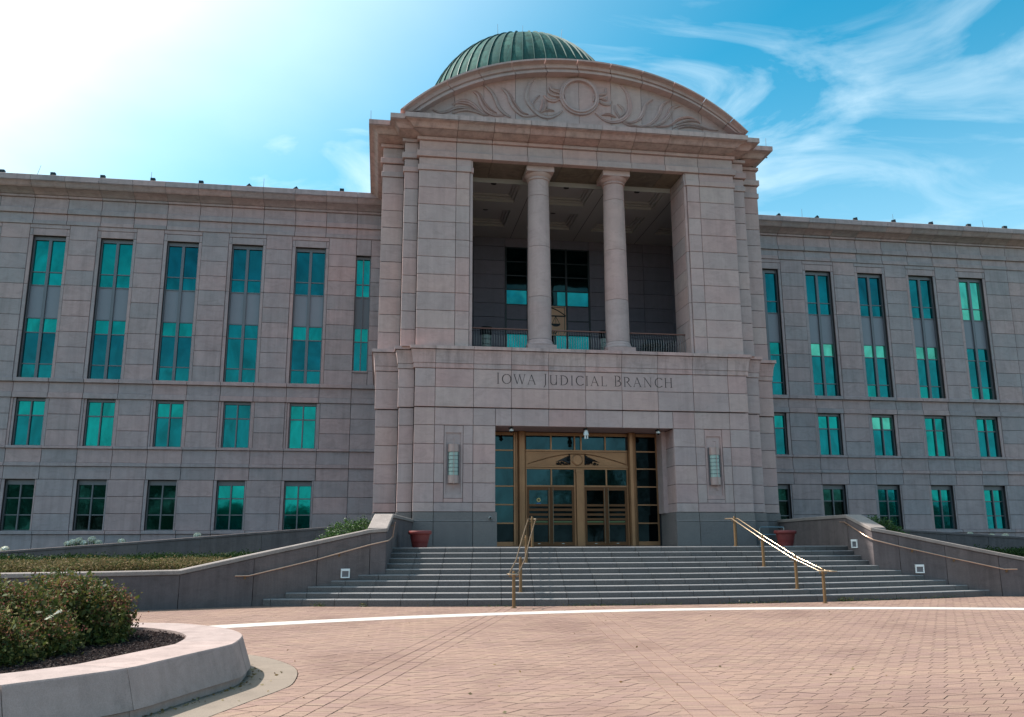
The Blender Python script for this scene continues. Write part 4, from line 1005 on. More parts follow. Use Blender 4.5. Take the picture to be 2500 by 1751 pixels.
for s in (-1, 1):
    lf = MB()
    for k in range(46):
        t = rnd.random(); bx = 8.13+s*(.27+.62*t*t*.9+.03); bz = 4.80+rnd.random()*(.42*(1-t)**1.3+.05)
        an = rnd.uniform(.2, 1.3); L = .10; lf.tube([(bx, y-.01, bz), (bx+s*L*.5*math.cos(an), y-.045, bz+L*.5*math.sin(an)), (bx+s*L*math.cos(an), y-.02, bz+L*math.sin(an))], [.008, .028, .002], 5)
    for k in range(7):
        lf.tube([(8.13+s*.32, y-.01, 4.86), (8.13+s*(.34+.05*k), y-.03, 5.0+.03*(6-k)), (8.13+s*(.36+.1*k), y-.01, 5.22-.05*k)], [.02, .03, .003], 5)
    lf.obj('laurel_spray', M_LEAFMET, tp)
# doors
for n, (x0, x1, hs) in enumerate(((5.97, 6.965, 1), (6.975, 7.97, 0), (8.40, 9.315, 1), (9.325, 10.24, 0))):
    dr_ = MB(); a, b = x0+.10, x1-.10; y0_, y1_ = YD-.035, YD+.03
    dr_.box(x0, a, y0_, y1_, 1.51, 3.89); dr_.box(b, x1, y0_, y1_, 1.51, 3.89)
    for za, zb_ in ((3.76, 3.89), (3.10, 3.19), (2.91, 3.01), (2.72, 2.81), (2.53, 2.62), (2.35, 2.43), (1.51, 1.66)): dr_.box(a, b, y0_+.004, y1_, za, zb_)
    dd = dr_.obj('door', M_BRD, ent)
    gm = G_DOOR if n < 2 else G_DOORD
    for za, zb_ in ((3.19, 3.76), (3.01, 3.10), (2.81, 2.91), (2.62, 2.72), (2.43, 2.53), (1.66, 2.35)):
        pane(dd, a, b, za, zb_, YD, gm if za > 3.1 else G_DOORD)
    MB().box(a+.01, b-.01, YD-.0, YD+.006, 2.445, 2.505).obj('green_decal_stripe', plain('olive_decal', (.10,.14,.045,1), .5), dd)
    hx = b+.02 if hs else a-.02
    MB().tube([(hx, YD-.13, 1.60), (hx, YD-.13, 3.86)], .012, 8).tube([(hx, YD-.13, 1.75), (hx, YD-.02, 1.75)], .012, 6).tube([(hx, YD-.13, 3.7), (hx, YD-.02, 3.7)], .012, 6).obj('pull_handle', M_PULL, dd)
    MB().box((a+b)/2-.05, (a+b)/2+.05, y0_-.004, y0_, 1.585, 1.605).obj('name_plate', M_STEEL, dd)
    if n == 0:
        k1 = MB().lathe([(0, 0), (.082, 0), (.082, .003), (0, .003)], n=28).obj('round_door_sticker', plain('gold_sticker', (.62,.42,.14,1), .5), dd, (6.47, YD-.002, 3.36)); k1.rotation_euler = (math.pi/2, 0, 0)
        k2 = MB().lathe([(0, 0), (.048, 0), (.048, .003), (0, .003)], n=24).obj('sticker_centre', plain('brown_print', (.10,.05,.02,1), .6), k1, (6.47, YD-.0055, 3.36)); k2.rotation_euler = (math.pi/2, 0, 0); k2.parent = dd; k2.matrix_parent_inverse = Matrix.Translation(-WL[dd])
        MB().box(6.39, 6.55, YD-.004, YD-.001, 3.20, 3.245).obj('blue_sticker_band', plain('blue_print', (.01,.10,.28,1), .5), dd)

# ---------------- dome
dm = link('dome', None, (8.1, 48, 22.0), bld); DC = Vector((8.1, 48, 26.0)); DR = 6.1; NRB = 56
def dp(a, e, r=DR): return (DC.x+r*math.cos(e)*math.sin(a), DC.y-r*math.cos(e)*math.cos(a), DC.z+r*math.sin(e))
els = [R_(e) for e in (0, 14, 28, 42, 56, 70, 84)]
back = MB()
for k in range(NRB):
    a0 = 2*math.pi*(k-.5)/NRB; a1 = a0+2*math.pi/NRB; ac = (a0+a1)/2
    for j in range(len(els)-1):
        off = ((k*37) % 5-2)*R_(1.6); e0 = els[j]+(off if j else 0); e1 = els[j+1]+(off if j < len(els)-2 else 0)
        rows = [[dp(a, e0+(e1-e0)*q/4, DR-(.0 if q else .012)) for q in range(5)] for a in (a0, ac, a1)]
        if math.cos(ac) > -.12 and j >= 1:
            MB().loop_rows(rows, closed=False, caps=False).obj('copper_panel', M_COP, dm)
        else: back.loop_rows(rows, closed=False, caps=False)
    if math.cos(ac-math.pi/NRB) > -.2:
        aa = a0; rows = []
        for q in range(19):
            e = R_(84)*q/18; t = .018/max(.15, math.cos(e))/DR
            rows.append([dp(aa-t, e, DR-.01), dp(aa-t*.7, e, DR+.075), dp(aa+t*.7, e, DR+.075), dp(aa+t, e, DR-.01)])
        MB().loop_rows(rows).obj('dome_rib', M_SEAM, dm)
b2 = back; b2.lathe([(DR*math.cos(R_(84)), DR*math.sin(R_(84))), (.25, DR*.999), (.25, DR+.06), (0, DR+.06)], DC, 40, caps=False)
b2.lathe([(DR+.15, -1.0), (DR+.15, -.1), (DR+.02, 0)], DC, 56, caps=False); b2.lathe([(DR-.1, -6), (DR-.1, -1)], DC, 56, caps=False)
b2.obj('dome_shell', M_COP, dm)

# ================================================================== stairs and side walls
stairs = thing('entrance_steps', (SCX, 25, 0), 'wide curved flight of ten dark grey granite steps rising to the bronze doors', 'steps')
# inner wall lines limiting each step: left x, right x for step k (1..10)
LXk = [-3.11, -2.53, -1.95, -1.33, -.62, .11, .19, .26, .33, .40]; RXk = [18.84, 18.22, 17.6, 16.98, 16.34, 15.65, 15.58, 15.52, 15.46, 15.40]
for k in range(1, 11):
    Rk = R1-TR*(k-1); z1 = .15*k; z0 = z1-.15 if k > 1 else G0-.03
    tl = math.asin((LXk[k-1]-SCX)/Rk); tr_ = math.asin((RXk[k-1]-SCX)/Rk)
    if k < 10: tl2, tr2 = tl, tr_
    js = [TH0+DTH*j for j in range(-30, 40)]; js = [tl-(.004 if k > 5 else 0)]+[a for a in js if tl+.004 < a < tr_-.004]+[tr_+(.004 if k > 5 else 0)]
    for a, b in zip(js, js[1:]):
        g = .006/Rk; rows = []
        sec = [(-.36, z0), (.0, z0), (.0, z1-.03), (-.004, z1-.018), (-.011, z1-.008), (-.020, z1-.003), (-.032, z1), (-.36, z1)]
        if k == 1: sec[1] = (0, z0)
        for q in range(4):
            t = a+g+(b-a-2*g)*q/3; rows.append([(SCX+(Rk+r)*math.sin(t), SCY-(Rk+r)*math.cos(t), z) for r, z in sec])
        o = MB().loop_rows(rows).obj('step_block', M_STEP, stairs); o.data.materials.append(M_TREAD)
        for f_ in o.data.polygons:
            if f_.normal.z > .35 and abs(f_.center.z) > 0: f_.material_index = 1  # tread and bullnose faces get the painted sunlit tone
# landing paving
Rl = R1-TR*9-.36
lb = MB()
arcp = [(SCX+Rl*math.sin(t), SCY-Rl*math.cos(t)) for t in np.linspace(math.asin((.3-SCX)/Rl), math.asin((15.6-SCX)/Rl), 24)]
lb.loop_rows([[(x, y, z) for x, y in arcp+[(17.2, 35.2), (-.5, 35.2)]] for z in (.0, 1.495)]); lb.obj('landing', M_STEP, stairs)
core2 = MB(); cp = [(SCX+(R1-.34-TR*0)*math.sin(t), SCY-(R1-.34)*math.cos(t)) for t in np.linspace(-.30, .285, 20)]

def wall_seg(parent, name, P0, P1, n0, n1, zt0, zt1, zb, th, mat, g=.006, ins=0.0):
    P0, P1, n0, n1 = map(lambda v: np.array(v, float), (P0, P1, n0, n1)); d = (P1-P0)/np.linalg.norm(P1-P0)
    a, b = P0+d*g, P1-d*g; A_, B_ = P0-n0*th+d*g, P1-n1*th-d*g
    a = a-n0*ins; b = b-n1*ins
    pl = [a, b, B_, A_]; zt = [zt0, zt1, zt1, zt0]
    return MB().add([(p[0], p[1], zb) for p in pl]+[(p[0], p[1], z) for p, z in zip(pl, zt)], [(0,1,2,3),(4,5,6,7),(0,1,5,4),(1,2,6,5),(2,3,7,6),(3,0,4,7)]).obj(name, mat, parent)
def normals(P):
    """outward normal = right hand side of travel direction"""
    N = []
    for i in range(len(P)):
        s = np.zeros(2)
        for j in (i-1, i):
            if 0 <= j < len(P)-1:
                d = np.array(P[j+1])-np.array(P[j]); d = d/np.linalg.norm(d); s += np.array((d[1], -d[0]))
        s /= np.linalg.norm(s)
        j = min(i, len(P)-2); d = np.array(P[j+1])-np.array(P[j]); d = d/np.linalg.norm(d); c = abs(s@np.array((d[1], -d[0])))
        N.append(s/max(c, .5))
    return N
def coped_wall(parent, P, Z, th, zb, maxlen=2.0, coph=.11, over=.035, mat=M_CONC, cap=M_CAP):
    N = normals(P)
    for i in range(len(P)-1):
        a, b = np.array(P[i], float), np.array(P[i+1], float); L = np.linalg.norm(b-a); k = max(1, int(round(L/maxlen)))
        for q in range(k):
            t0, t1 = q/k, (q+1)/k
            p0, p1 = a+(b-a)*t0, a+(b-a)*t1
            m0 = N[i] if q == 0 else normals([a, b])[0]; m1 = N[i+1] if q == k-1 else normals([a, b])[0]
            z0_, z1_ = Z[i]+(Z[i+1]-Z[i])*t0, Z[i]+(Z[i+1]-Z[i])*t1
            wall_seg(parent, 'wall_panel', p0, p1, m0, m1, z0_-coph-.03, z1_-coph-.03, zb, th, mat, .009)
        # recessed neck and coping
        wall_seg(parent, 'coping_neck', a, b, N[i], N[i+1], Z[i]-coph, Z[i+1]-coph, min(Z[i], Z[i+1])-.6, th-.02, mat, 0, .02)
    for i in range(len(P)-1):
        a, b = np.array(P[i], float), np.array(P[i+1], float); m_ = MB()
        for (p, n, z) in ((a, N[i], Z[i]), (b, N[i+1], Z[i+1])):
            o, q = p+n*over, p-n*(th+over); c1, c2 = p+n*(over-.025), p-n*(th+over-.025)
            m_.v += [(o[0], o[1], z-coph), (o[0], o[1], z-.02), (c1[0], c1[1], z), (c2[0], c2[1], z), (q[0], q[1], z-.02), (q[0], q[1], z-coph)]
        m_.f = [(j, (j+1) % 6, 6+(j+1) % 6, 6+j) for j in range(6)]+[(5,4,3,2,1,0), (6,7,8,9,10,11)]; m_.sm = [False]*8
        m_.obj('coping', cap, parent)
lw = thing('stair_wall', (-3, 25.3, 0), 'grey concrete stepped side wall left of the stairs with sloping coping', 'wall')
PLW = [(-18,22.3),(-10,23.2),(-7,23.9),(-5.2,24.5),(-3.4,25.2),(-1.72,25.6),(-.25,25.86),(.21,25.92)]; ZLW = [.95,.95,.95,.96,1.365,1.73,2.05,2.08]
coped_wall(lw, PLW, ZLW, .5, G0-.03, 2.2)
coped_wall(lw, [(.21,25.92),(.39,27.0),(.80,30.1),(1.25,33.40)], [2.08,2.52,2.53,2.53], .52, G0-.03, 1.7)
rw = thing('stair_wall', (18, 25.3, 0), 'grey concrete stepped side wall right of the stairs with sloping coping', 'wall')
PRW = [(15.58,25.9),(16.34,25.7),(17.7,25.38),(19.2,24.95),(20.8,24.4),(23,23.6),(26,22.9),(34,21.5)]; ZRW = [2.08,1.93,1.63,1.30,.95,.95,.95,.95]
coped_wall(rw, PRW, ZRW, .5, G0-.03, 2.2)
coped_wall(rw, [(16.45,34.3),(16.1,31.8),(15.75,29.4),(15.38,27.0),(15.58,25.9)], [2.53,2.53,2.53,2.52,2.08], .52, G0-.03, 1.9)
# upper ramp walls
r1 = thing('ramp_wall', (-8, 35, 0), 'dark concrete ramp wall behind the left planting bed', 'wall')
coped_wall(r1, [(-24,34.2),(-14,34.6),(-9,34.8),(-4.5,35.0),(-.45,35.2)], [.9,1.39,1.74,2.09,2.40], .3, .3, 2.2, .09, .02, M_CONC, M_CONC)
r2 = thing('ramp_wall', (22, 35, 0), 'dark concrete ramp wall behind the right planting bed', 'wall')
coped_wall(r2, [(16.9,35.2),(22.4,34.7),(28,34.3),(36,33.8)], [2.42,2.13,1.79,1.2], .3, .3, 2.2, .09, .02, M_CONC, M_CONC)

# stair rails: two posts rows with twin tubes
def stair_rail(loc, x, label):
    t = thing('stair_rail', loc, label, 'handrail', 'brass handrails on the steps')
    B = Vector(loc); pts = x; d = Vector((pts[-1][0]-pts[0][0], pts[-1][1]-pts[0][1], 0)).normalized(); n = Vector((d.y, -d.x, 0))
    for (px_, py_, pz) in pts:
        po = MB().lathe([(0, 0), (.075, 0), (.075, .018), (.045, .02), (.045, .90), (.036, .905), (.036, .935), (.028, .95), (0, .95)], (0, 0, 0), 16).obj('post', M_BRASS, t, (px_, py_, pz))
        br = MB().tube([Vector((0,0,.80))-n*.12, Vector((0,0,.80))+n*.12], .012, 6)
        for s in (-1, 1): br.tube([Vector((0,0,.80))+n*.12*s, Vector((0,0,.865))+n*.12*s], .011, 6)
        br.obj('bracket', M_BRASS, po, (px_, py_, pz))
    for s in (-1, 1):
        P = [Vector(p)+Vector((0, 0, .88))+n*.12*s for p in pts]
        a = P[0]-d*.38; e = P[-1]+d*.30
        m_ = MB().tube([a, P[0]-d*.08, P[0]+d*.02]+P[1:-1]+[P[-1]-d*.02, P[-1]+d*.08, e], .019, 12); m_.obj('rail_tube', M_RAIL, t)
    for c, k in ((pts[0], -.38), (pts[-1], .30)):
        q = Vector(c)+Vector((0, 0, .88))+d*k; MB().tube([q-n*.12]+[q+n*.12*math.cos(a)+d*(.1*math.sin(a))*(1 if k > 0 else -1) for a in np.linspace(math.pi, 0, 7)]+[q+n*.12], .019, 8).obj('rail_return', M_RAIL, t)
stair_rail((3.56, 23.13, G0), [(3.56,23.13,G0),(3.92,24.22,.3),(4.36,25.85,.9),(4.80,27.3,1.5)], 'brass twin-tube handrail on the steps, seen nearly end on before the left doors')
stair_rail((12.35, 23.18, G0), [(12.35,23.18,G0),(12.02,24.12,.3),(11.62,25.38,.9),(11.40,26.9,1.5)], 'sunlit brass twin-tube handrail on the steps, seen slanting below the right side window')
def wall_rail(loc, pts, label, brk):
    t = thing('wall_handrail', loc, label, 'handrail')
    MB().tube(pts, .02, 10).obj('rail_tube', M_COPRAIL, t)
    for p, n in brk: 
        p = Vector(p); n = Vector(n); MB().tube([p, p-Vector((0,0,.05)), p-Vector((0,0,.06))+n*.09], .009, 6).lathe([(0,-.03),(.03,-.03),(.03,.03),(0,.03)], p-Vector((0,0,.06))+n*.085, 10).obj('bracket', M_BRASS, t)
nl = (-.2, 1, 0)
wall_rail((-3.8,25.0,.78), [(-3.85,24.93,.78),(-3.5,25.07,.78),(-1.72,25.52,1.20),(-.25,25.76,1.60),(.28,25.80,1.72),(.40,26.05,1.82),(.47,27.0,2.26),(.49,27.3,2.27)], 'thin copper coloured handrail fixed along the sloping left stair wall', [((-3.6,25.03,.78),nl),((-2.6,25.33,.99),nl),((-1.1,25.63,1.36),nl),((.45,26.9,2.22),(-1,0,0))])
nr = (.25, 1, 0)
wall_rail((19.3,24.8,.78), [(19.6,24.68,.78),(19.25,24.82,.78),(17.7,25.28,1.15),(16.34,25.61,1.48),(15.55,25.80,1.69),(15.46,26.05,1.80),(15.29,27.0,2.27),(15.32,27.35,2.28)], 'thin copper coloured handrail fixed along the sloping right stair wall', [((19.35,24.78,.78),nr),((17.9,25.23,1.10),nr),((16.7,25.52,1.39),nr),((15.3,26.95,2.24),(1,0,0))])
# small rail near the tower on the right of the landing
t = thing('landing_rail', (15.3, 32.6, 1.5), 'small dark metal rail loop standing beside the granite plinth on the landing', 'rail')
MB().tube([(15.02,33.0,1.5),(15.02,33.0,2.16),(15.07,33.0,2.21),(15.6,32.9,2.21),(15.95,32.8,2.2)], .018, 8).tube([(15.02,33.0,1.92),(15.9,32.85,1.92)], .016, 8).tube([(15.95,32.8,1.5),(15.95,32.8,2.2)], .018, 8).obj('rail_tube', M_STEEL, t)

# ---------------- wall lights
def step_light(loc, w, h, yaw, label):
    t = thing('step_light', loc, label, 'wall light', 'recessed lights in the stair walls')
    f = MB(); f.box(-w/2, w/2, -.035, .03, -h/2, -h/2+.03); f.box(-w/2, -w/2+.03, -.035, .03, -h/2+.03, h/2-.065); f.box(w/2-.03, w/2, -.035, .03, -h/2+.03, h/2-.065); f.box(-w/2, w/2, -.04, .03, h/2-.065, h/2)
    f.obj('housing', M_WHITE, t, loc); MB().box(-w/2+.03, w/2-.03, .0, .02, -h/2+.03, h/2-.065).obj('lens', M_FR, t, loc)
    t.rotation_euler = (0, 0, yaw)
step_light((-.93, 25.71, .80), .25, .26, R_(13), 'white recessed wall light low on the left stair wall')
step_light((.33, 27.55, 1.60), .25, .26, R_(82), 'narrow-looking white wall light on the left cheek wall beside the top steps')
step_light((16.88, 25.545, .79), .26, .26, R_(-14), 'white recessed wall light above the lower steps on the right wall')
step_light((15.42, 26.7, 1.57), .25, .27, R_(-76), 'white recessed wall light near the top steps on the right wall')

# ---------------- terracotta pots
def pot(loc, label, copy=None):
    if copy: return copy_tree(copy, loc, label)
    t = thing('planter_pot', loc, label, 'pot', 'terracotta pots on the landing')
    pr = [(0,0),(.235,0),(.24,.03),(.243,.05),(.25,.055),(.262,.13),(.270,.16),(.274,.165),(.285,.22),(.29,.26),(.296,.265),(.318,.40),(.325,.405),(.36,.41),(.375,.43),(.38,.46),(.378,.50),(.365,.52),(.34,.525),(.325,.50),(.31,.44),(0,.42)]
    MB().lathe(pr, (0,0,0), 40).obj('pot_body', M_POT, t, loc)
    MB().lathe([(0,.435),(.315,.44)], (0,0,0), 32).obj('soil', M_SOIL, t, loc); return t
pt = pot((1.30, 28.3, 1.5), 'dark red terracotta pot against the left cheek wall')
pot((13.95, 28.6, 1.5), 'dark red terracotta pot behind the right stair rail', pt)

# ---------------- lanterns beside the entrance
def lantern(loc, label):
    t = thing('wall_lantern', loc, label, 'wall lamp', 'lanterns flanking the entrance'); r = .225
    def half(z0, z1, rr): return MB().lathe([(0, z0), (rr, z0), (rr, z1), (0, z1)], (0, 0, 0), 18, math.pi, 2*math.pi, caps=False, smooth=False)
    half(-.76, -.455, r).obj('lower_cap', M_SCON, t, loc); half(.455, .76, r).obj('upper_cap', M_SCON, t, loc)
    for k in range(6):
        z = -.455+k*.1517; half(z+.008, z+.144, r*.86).obj('glass_tier', M_FROST, t, loc)
        half(z-.008, z+.008, r*.97).obj('ring', M_FR, t, loc)
    MB().tube([(0,-r-.02,-1.0),(0,-r-.02,.98)], .012, 6).tube([(0,-r-.02,.98),(0,0,1.02)], .010, 6).tube([(0,-r-.02,-1.0),(0,0,-.95)], .010, 6).obj('centre_rod', M_SCON, t, loc)
    for s in (-1, 1): MB().box(s*r-.012, s*r+.012, -.03, .05, -.76, .76).obj('side_strap', M_FR, t, loc)
    MB().box(-.17, .17, .0, .05, -.74, .74).obj('back_plate', M_SCON, t, loc)
lantern((2.785, Yp+.03, 4.66), 'tall half-round wall lantern in the niche left of the doors')
lantern((13.475, Yp+.03, 4.66), 'tall half-round wall lantern in the niche right of the doors')
# loggia lanterns
for x, lb_ in ((5.12, 'dim wall lantern on the balcony back wall behind the left balustrade'), (11.35, 'dim wall lantern on the balcony back wall beside the right column')):
    t = thing('wall_lantern', (x, YB, 11.5), lb_, 'wall lamp', 'lanterns on the balcony wall')
    MB().lathe([(0,.5),(.3,.5),(.3,.9),(0,.9)], (0,0,0), 16, math.pi, 2*math.pi, caps=False).obj('upper_cap', M_BLACK, t, (x, YB, 11.5)); MB().lathe([(0,-.9),(.3,-.9),(.3,-.5),(0,-.5)], (0,0,0), 16, math.pi, 2*math.pi, caps=False).obj('lower_cap', M_BLACK, t, (x, YB, 11.5))
    for k in range(4): MB().lathe([(0,-.49+k*.25),(.25,-.49+k*.25),(.25,-.27+k*.25),(0,-.27+k*.25)], (0,0,0), 16, math.pi, 2*math.pi, caps=False).obj('glass_tier', M_FROST, t, (x, YB, 11.5))
# patio furniture on the balcony
def chair(loc, rz, label):
    t = thing('patio_chair', loc, label, 'chair', 'black chairs on the balcony')
    MB().box(-.26,.26,-.25,.25,.41,.45).obj('seat', M_BLACK, t, loc)
    b = MB()
    for k in range(6): b.box(-.22+k*.08,-.20+k*.08,.24,.26,.45,.86)
    b.box(-.27,.27,.235,.265,.84,.89); b.obj('backrest', M_BLACK, t, loc)
    for sx in (-.25,.25):
        for sy in (-.24,.24): MB().tube([(sx,sy,0),(sx,sy,.44)], .014, 6).obj('leg', M_BLACK, t, loc)
        MB().tube([(sx,-.24,.44),(sx,-.24,.64),(sx,.25,.66)], .013, 6).obj('armrest', M_BLACK, t, loc)
    t.rotation_euler = (0,0,rz)
chair((10.95, 35.3, 9.325), R_(80), 'black metal chair at the left end of the balcony table'); chair((12.2, 35.1, 9.325), R_(-70), 'black metal chair at the right end of the balcony table')
t = thing('patio_table', (11.55, 35.2, 9.325), 'black table standing behind the right balustrade', 'table')
MB().lathe([(0,.70),(.42,.70),(.43,.73),(0,.74)], (0,0,0), 24).obj('table_top', M_BLACK, t, (11.55,35.2,9.325)); MB().tube([(0,0,0),(0,0,.7)], .04, 8).obj('leg', M_BLACK, t, (11.55,35.2,9.325))
t = thing('covered_furniture', (11.9, 35.9, 9.325), 'dark draped piece of furniture standing behind the balcony table', 'cover')
MB().loop_rows([[(-.5,-.2,0),(.5,-.2,0),(.5,.3,0),(-.5,.3,0)],[(-.5,-.22,.9),(.5,-.22,.9),(.5,.3,.9),(-.5,.3,.9)],[(-.35,-.1,1.16),(.35,-.1,1.16),(.35,.2,1.16),(-.35,.2,1.16)]]).obj('draped_cover', M_BLACK, t, (11.9,35.9,9.325))

# ---------------- security cameras and small round light
def seccam(loc, label, big=False):
    t = thing('security_camera', loc, label, 'camera', 'security cameras under the entrance soffit'); s = 1.0
    MB().box(-.05,.05,-.05,.05,-.10,.0).tube([(0,0,-.06),(-.1,.05,-.06)] , .03, 6).obj('bracket', M_BLACK, t, loc)
    if big:
        MB().lathe([(0,-.10),(.06,-.10),(.085,-.16),(.10,-.22),(.11,-.27),(.10,-.30),(.075,-.31),(0,-.31)], n=24).obj('housing', M_WHITE, t, loc)
        MB().loop_rows([[(x*.07, y*.07, z) for x, y in ((-1,-.8),(1,-.8),(1,.8),(-1,.8))] for z in (-.31,-.45)]).obj('camera_head', M_WHITE, t, loc)
        for z in (-.35,-.415): k = MB().lathe([(0,0),(.028,0),(.028,.012),(0,.012)], n=16).obj('lens', M_LENS, t, (loc[0], loc[1]-.062, loc[2]+z)); k.rotation_euler = (math.pi/2,0,0)
    else:
        MB().lathe([(0,-.08),(.05,-.08),(.085,-.13),(.088,-.17),(.06,-.175),(0,-.175)], n=24).obj('housing', M_WHITE, t, loc); MB().lathe([(.06,-.175),(.05,-.21),(.025,-.235),(0,-.24)], n=20, caps=False).obj('dome_lens', M_LENS, t, loc)
seccam((5.12, 33.75, 6.18), 'small white dome camera over the left side window of the entrance'); seccam((8.17, 33.70, 6.18), 'large white swivelling camera hanging over the centre of the doors', True); seccam((11.22, 33.75, 6.18), 'small white dome camera over the right side window of the entrance')
t = thing('round_light', (4.23, Yp-.09, 2.57), 'small round lamp on the granite block beside the left side window', 'wall light')
k = MB().lathe([(0,0),(.075,0),(.078,.03),(.055,.06),(0,.065)], n=24).obj('bezel', M_STEEL, t, (4.23, Yp-.035, 2.57)); k.rotation_euler = (math.pi/2,0,0)
k = MB().lathe([(0,.06),(.05,.06),(.03,.085),(0,.09)], n=20).obj('lens', M_LENS, t, (4.23, Yp-.035, 2.57)); k.rotation_euler = (math.pi/2,0,0)

# ---------------- floodlights and lightning rods on the roof edge
def flood(loc, label, rz):
    t = thing('floodlight', loc, label, 'floodlight', 'floodlights along the roof edge')
    MB().box(-.105,.105,-.10,.08,.05,.205).obj('housing', M_BLACK, t, loc); MB().box(-.09,.09,-.112,-.10,.06,.19).obj('lens', M_LENS, t, loc); MB().tube([(0,0,-.05),(0,0,.06)], .025, 6).obj('stem', M_BLACK, t, loc); return t
FLX = [(-18.17,0),(-15.91,0),(-13.66,0),(-11.36,0),(-9.11,0),(-6.92,40),(-4.67,48),(-2.33,0)]; FRX = [(21.01,-38),(23.23,-40),(25.43,-8),(27.71,-10),(29.96,-8),(32.25,0),(34.49,0)]
ordn = ['first','second','third','fourth','fifth','sixth','seventh','eighth']
fl0 = None
for i_, (x, a) in enumerate(FLX):
    lab = f'{ordn[7-i_]} black floodlight from the tower on the left wing roof edge'
    if fl0 is None: fl0 = flood((x, Yw-.50, 18.83), lab, 0); fo_ = fl0
    else: fo_ = copy_tree(fl0, (x, Yw-.50, 18.83), lab)
    if a: fo_.rotation_euler = (R_(0), R_(a), R_(30))
for i_, (x, a) in enumerate(FRX):
    fo_ = copy_tree(fl0, (x, Yw-.50, 18.83), f'{ordn[i_]} black floodlight from the tower on the right wing roof edge')
    if a: fo_.rotation_euler = (0, R_(a), R_(-20))
def rod(p, q, label):
    t = thing('lightning_rod', p, label, 'lightning rod', 'lightning rods'); MB().tube([(0,0,0), tuple(np.array(q)-np.array(p))], [.013,.008], 6).obj('spike', M_FR, t, p); MB().lathe([(0,0),(.04,0),(.04,.03),(0,.03)], n=10).obj('foot', M_FR, t, p)
yr = Yw-.2
rod((-16.79,yr,18.85),(-16.62,yr,19.52),'tilted thin lightning rod at the far end of the left roof'); rod((-11.53,yr,18.85),(-11.54,yr,19.5),'thin lightning rod in the middle of the left roof'); rod((-6.19,yr,18.85),(-6.19,yr,19.5),'thin lightning rod on the left roof nearest the tower')
rod((22.46,yr,18.85),(22.47,yr,19.52),'thin lightning rod on the right roof nearest the tower'); rod((27.9,yr,18.85),(27.88,yr,19.52),'thin lightning rod in the middle of the right roof'); rod((33.45,yr,18.85),(33.38,yr,19.48),'thin lightning rod at the far end of the right roof')
rod((-.84,34.5,18.95),(-.86,34.5,19.95),'thin lightning rod on the left corner of the tower cornice'); rod((17.19,34.5,18.95),(17.21,34.5,19.93),'thin lightning rod on the right corner of the tower cornice')
rod((8.1,48,32.0),(8.1,48,33.7),'lightning rod on the top of the green dome'); rod(dp(-.62,R_(56),DR-.05),(dp(-.62,R_(56))[0],dp(-.62,R_(56))[1],dp(-.62,R_(56))[2]+.75),'lightning rod on the left flank of the green dome'); rod(dp(.62,R_(58),DR-.05),(dp(.62,R_(58))[0]+.08,dp(.62,R_(58))[1],dp(.62,R_(58))[2]+.75),'lightning rod on the right flank of the green dome')

# ================================================================== planter
pl = thing('round_planter', (-6, 11, G0), 'low curved concrete planter wall with a bright sunlit rim', 'planter')
N = len(rim); ZR = .445
inner = outward(rim, -.70)
jidx = [0]
def near_idx(p): return int(np.argmin(((rim-np.array(p))**2).sum(1)))
cuts = sorted({near_idx(p) for p in [(-2.50,9.45),(-1.80,11.83-.1),(-1.85,12.7),(-2.9,14.35),(-5.3,14.9),(-8,14.5),(-10.3,12.2),(-10.2,8.8),(-7.4,6.0),(-4.6,6.8),(-3.25,8.5)]})
kick = outward(rim, .135); kick2 = outward(rim, .09)
for i in range(len(cuts)):
    a, b = cuts[i], cuts[(i+1) % len(cuts)]; idx = list(range(a, b+1)) if b > a else list(range(a, N))+list(range(0, b+1)); rows = []
    for n_, j in enumerate(idx):
        rows.append([(kick2[j][0],kick2[j][1],G0-.03),(kick2[j][0],kick2[j][1],G0+.085),(kick[j][0],kick[j][1],G0+.10),(outward(rim,.012)[j][0],outward(rim,.012)[j][1],ZR-.015),(rim[j][0],rim[j][1],ZR),(inner[j][0],inner[j][1],ZR),(inner[j][0],inner[j][1],0)])
    # tiny joint gap
    def lerp(r, s, t): return [tuple(np.array(p)+(np.array(q)-np.array(p))*t) for p, q in zip(r, s)]
    rows[0] = lerp(rows[0], rows[1], .03); rows[-1] = lerp(rows[-1], rows[-2], .03)
    MB().loop_rows(rows).obj('planter_segment', M_PLANT, pl)
    rr = []
    for j in idx: 
        k0 = outward(rim, .05)[j]; k1_ = ringo[j]; rr.append([(k0[0],k0[1],G0-.02),(k0[0],k0[1],G0+.004),(k1_[0],k1_[1],G0+.002),(k1_[0],k1_[1],G0-.02)])
    rr[0] = lerp(rr[0], rr[1], .02); rr[-1] = lerp(rr[-1], rr[-2], .02)
    MB().loop_rows(rr).obj('ring_slab', M_RING, plaza)
sm_ = inner[::2]
MB().add([(x, y, .385) for x, y in sm_], [tuple(range(len(sm_)))]).obj('mulch_bed', M_SOIL, pl, fix=False)
# bark mulch
rg = np.random.default_rng(3); P = []
while len(P) < 26000:
    q = rg.uniform((-4.6, 7.6), (-2.2, 14.8)); 
    if inside(inner, q): P.append((q[0], q[1], .392+abs(rg.normal())*.014))
leaves('bark_mulch', P, .034, L_MULCH, pl, 'stuff', up=.75, aspect=.45, seed=4)

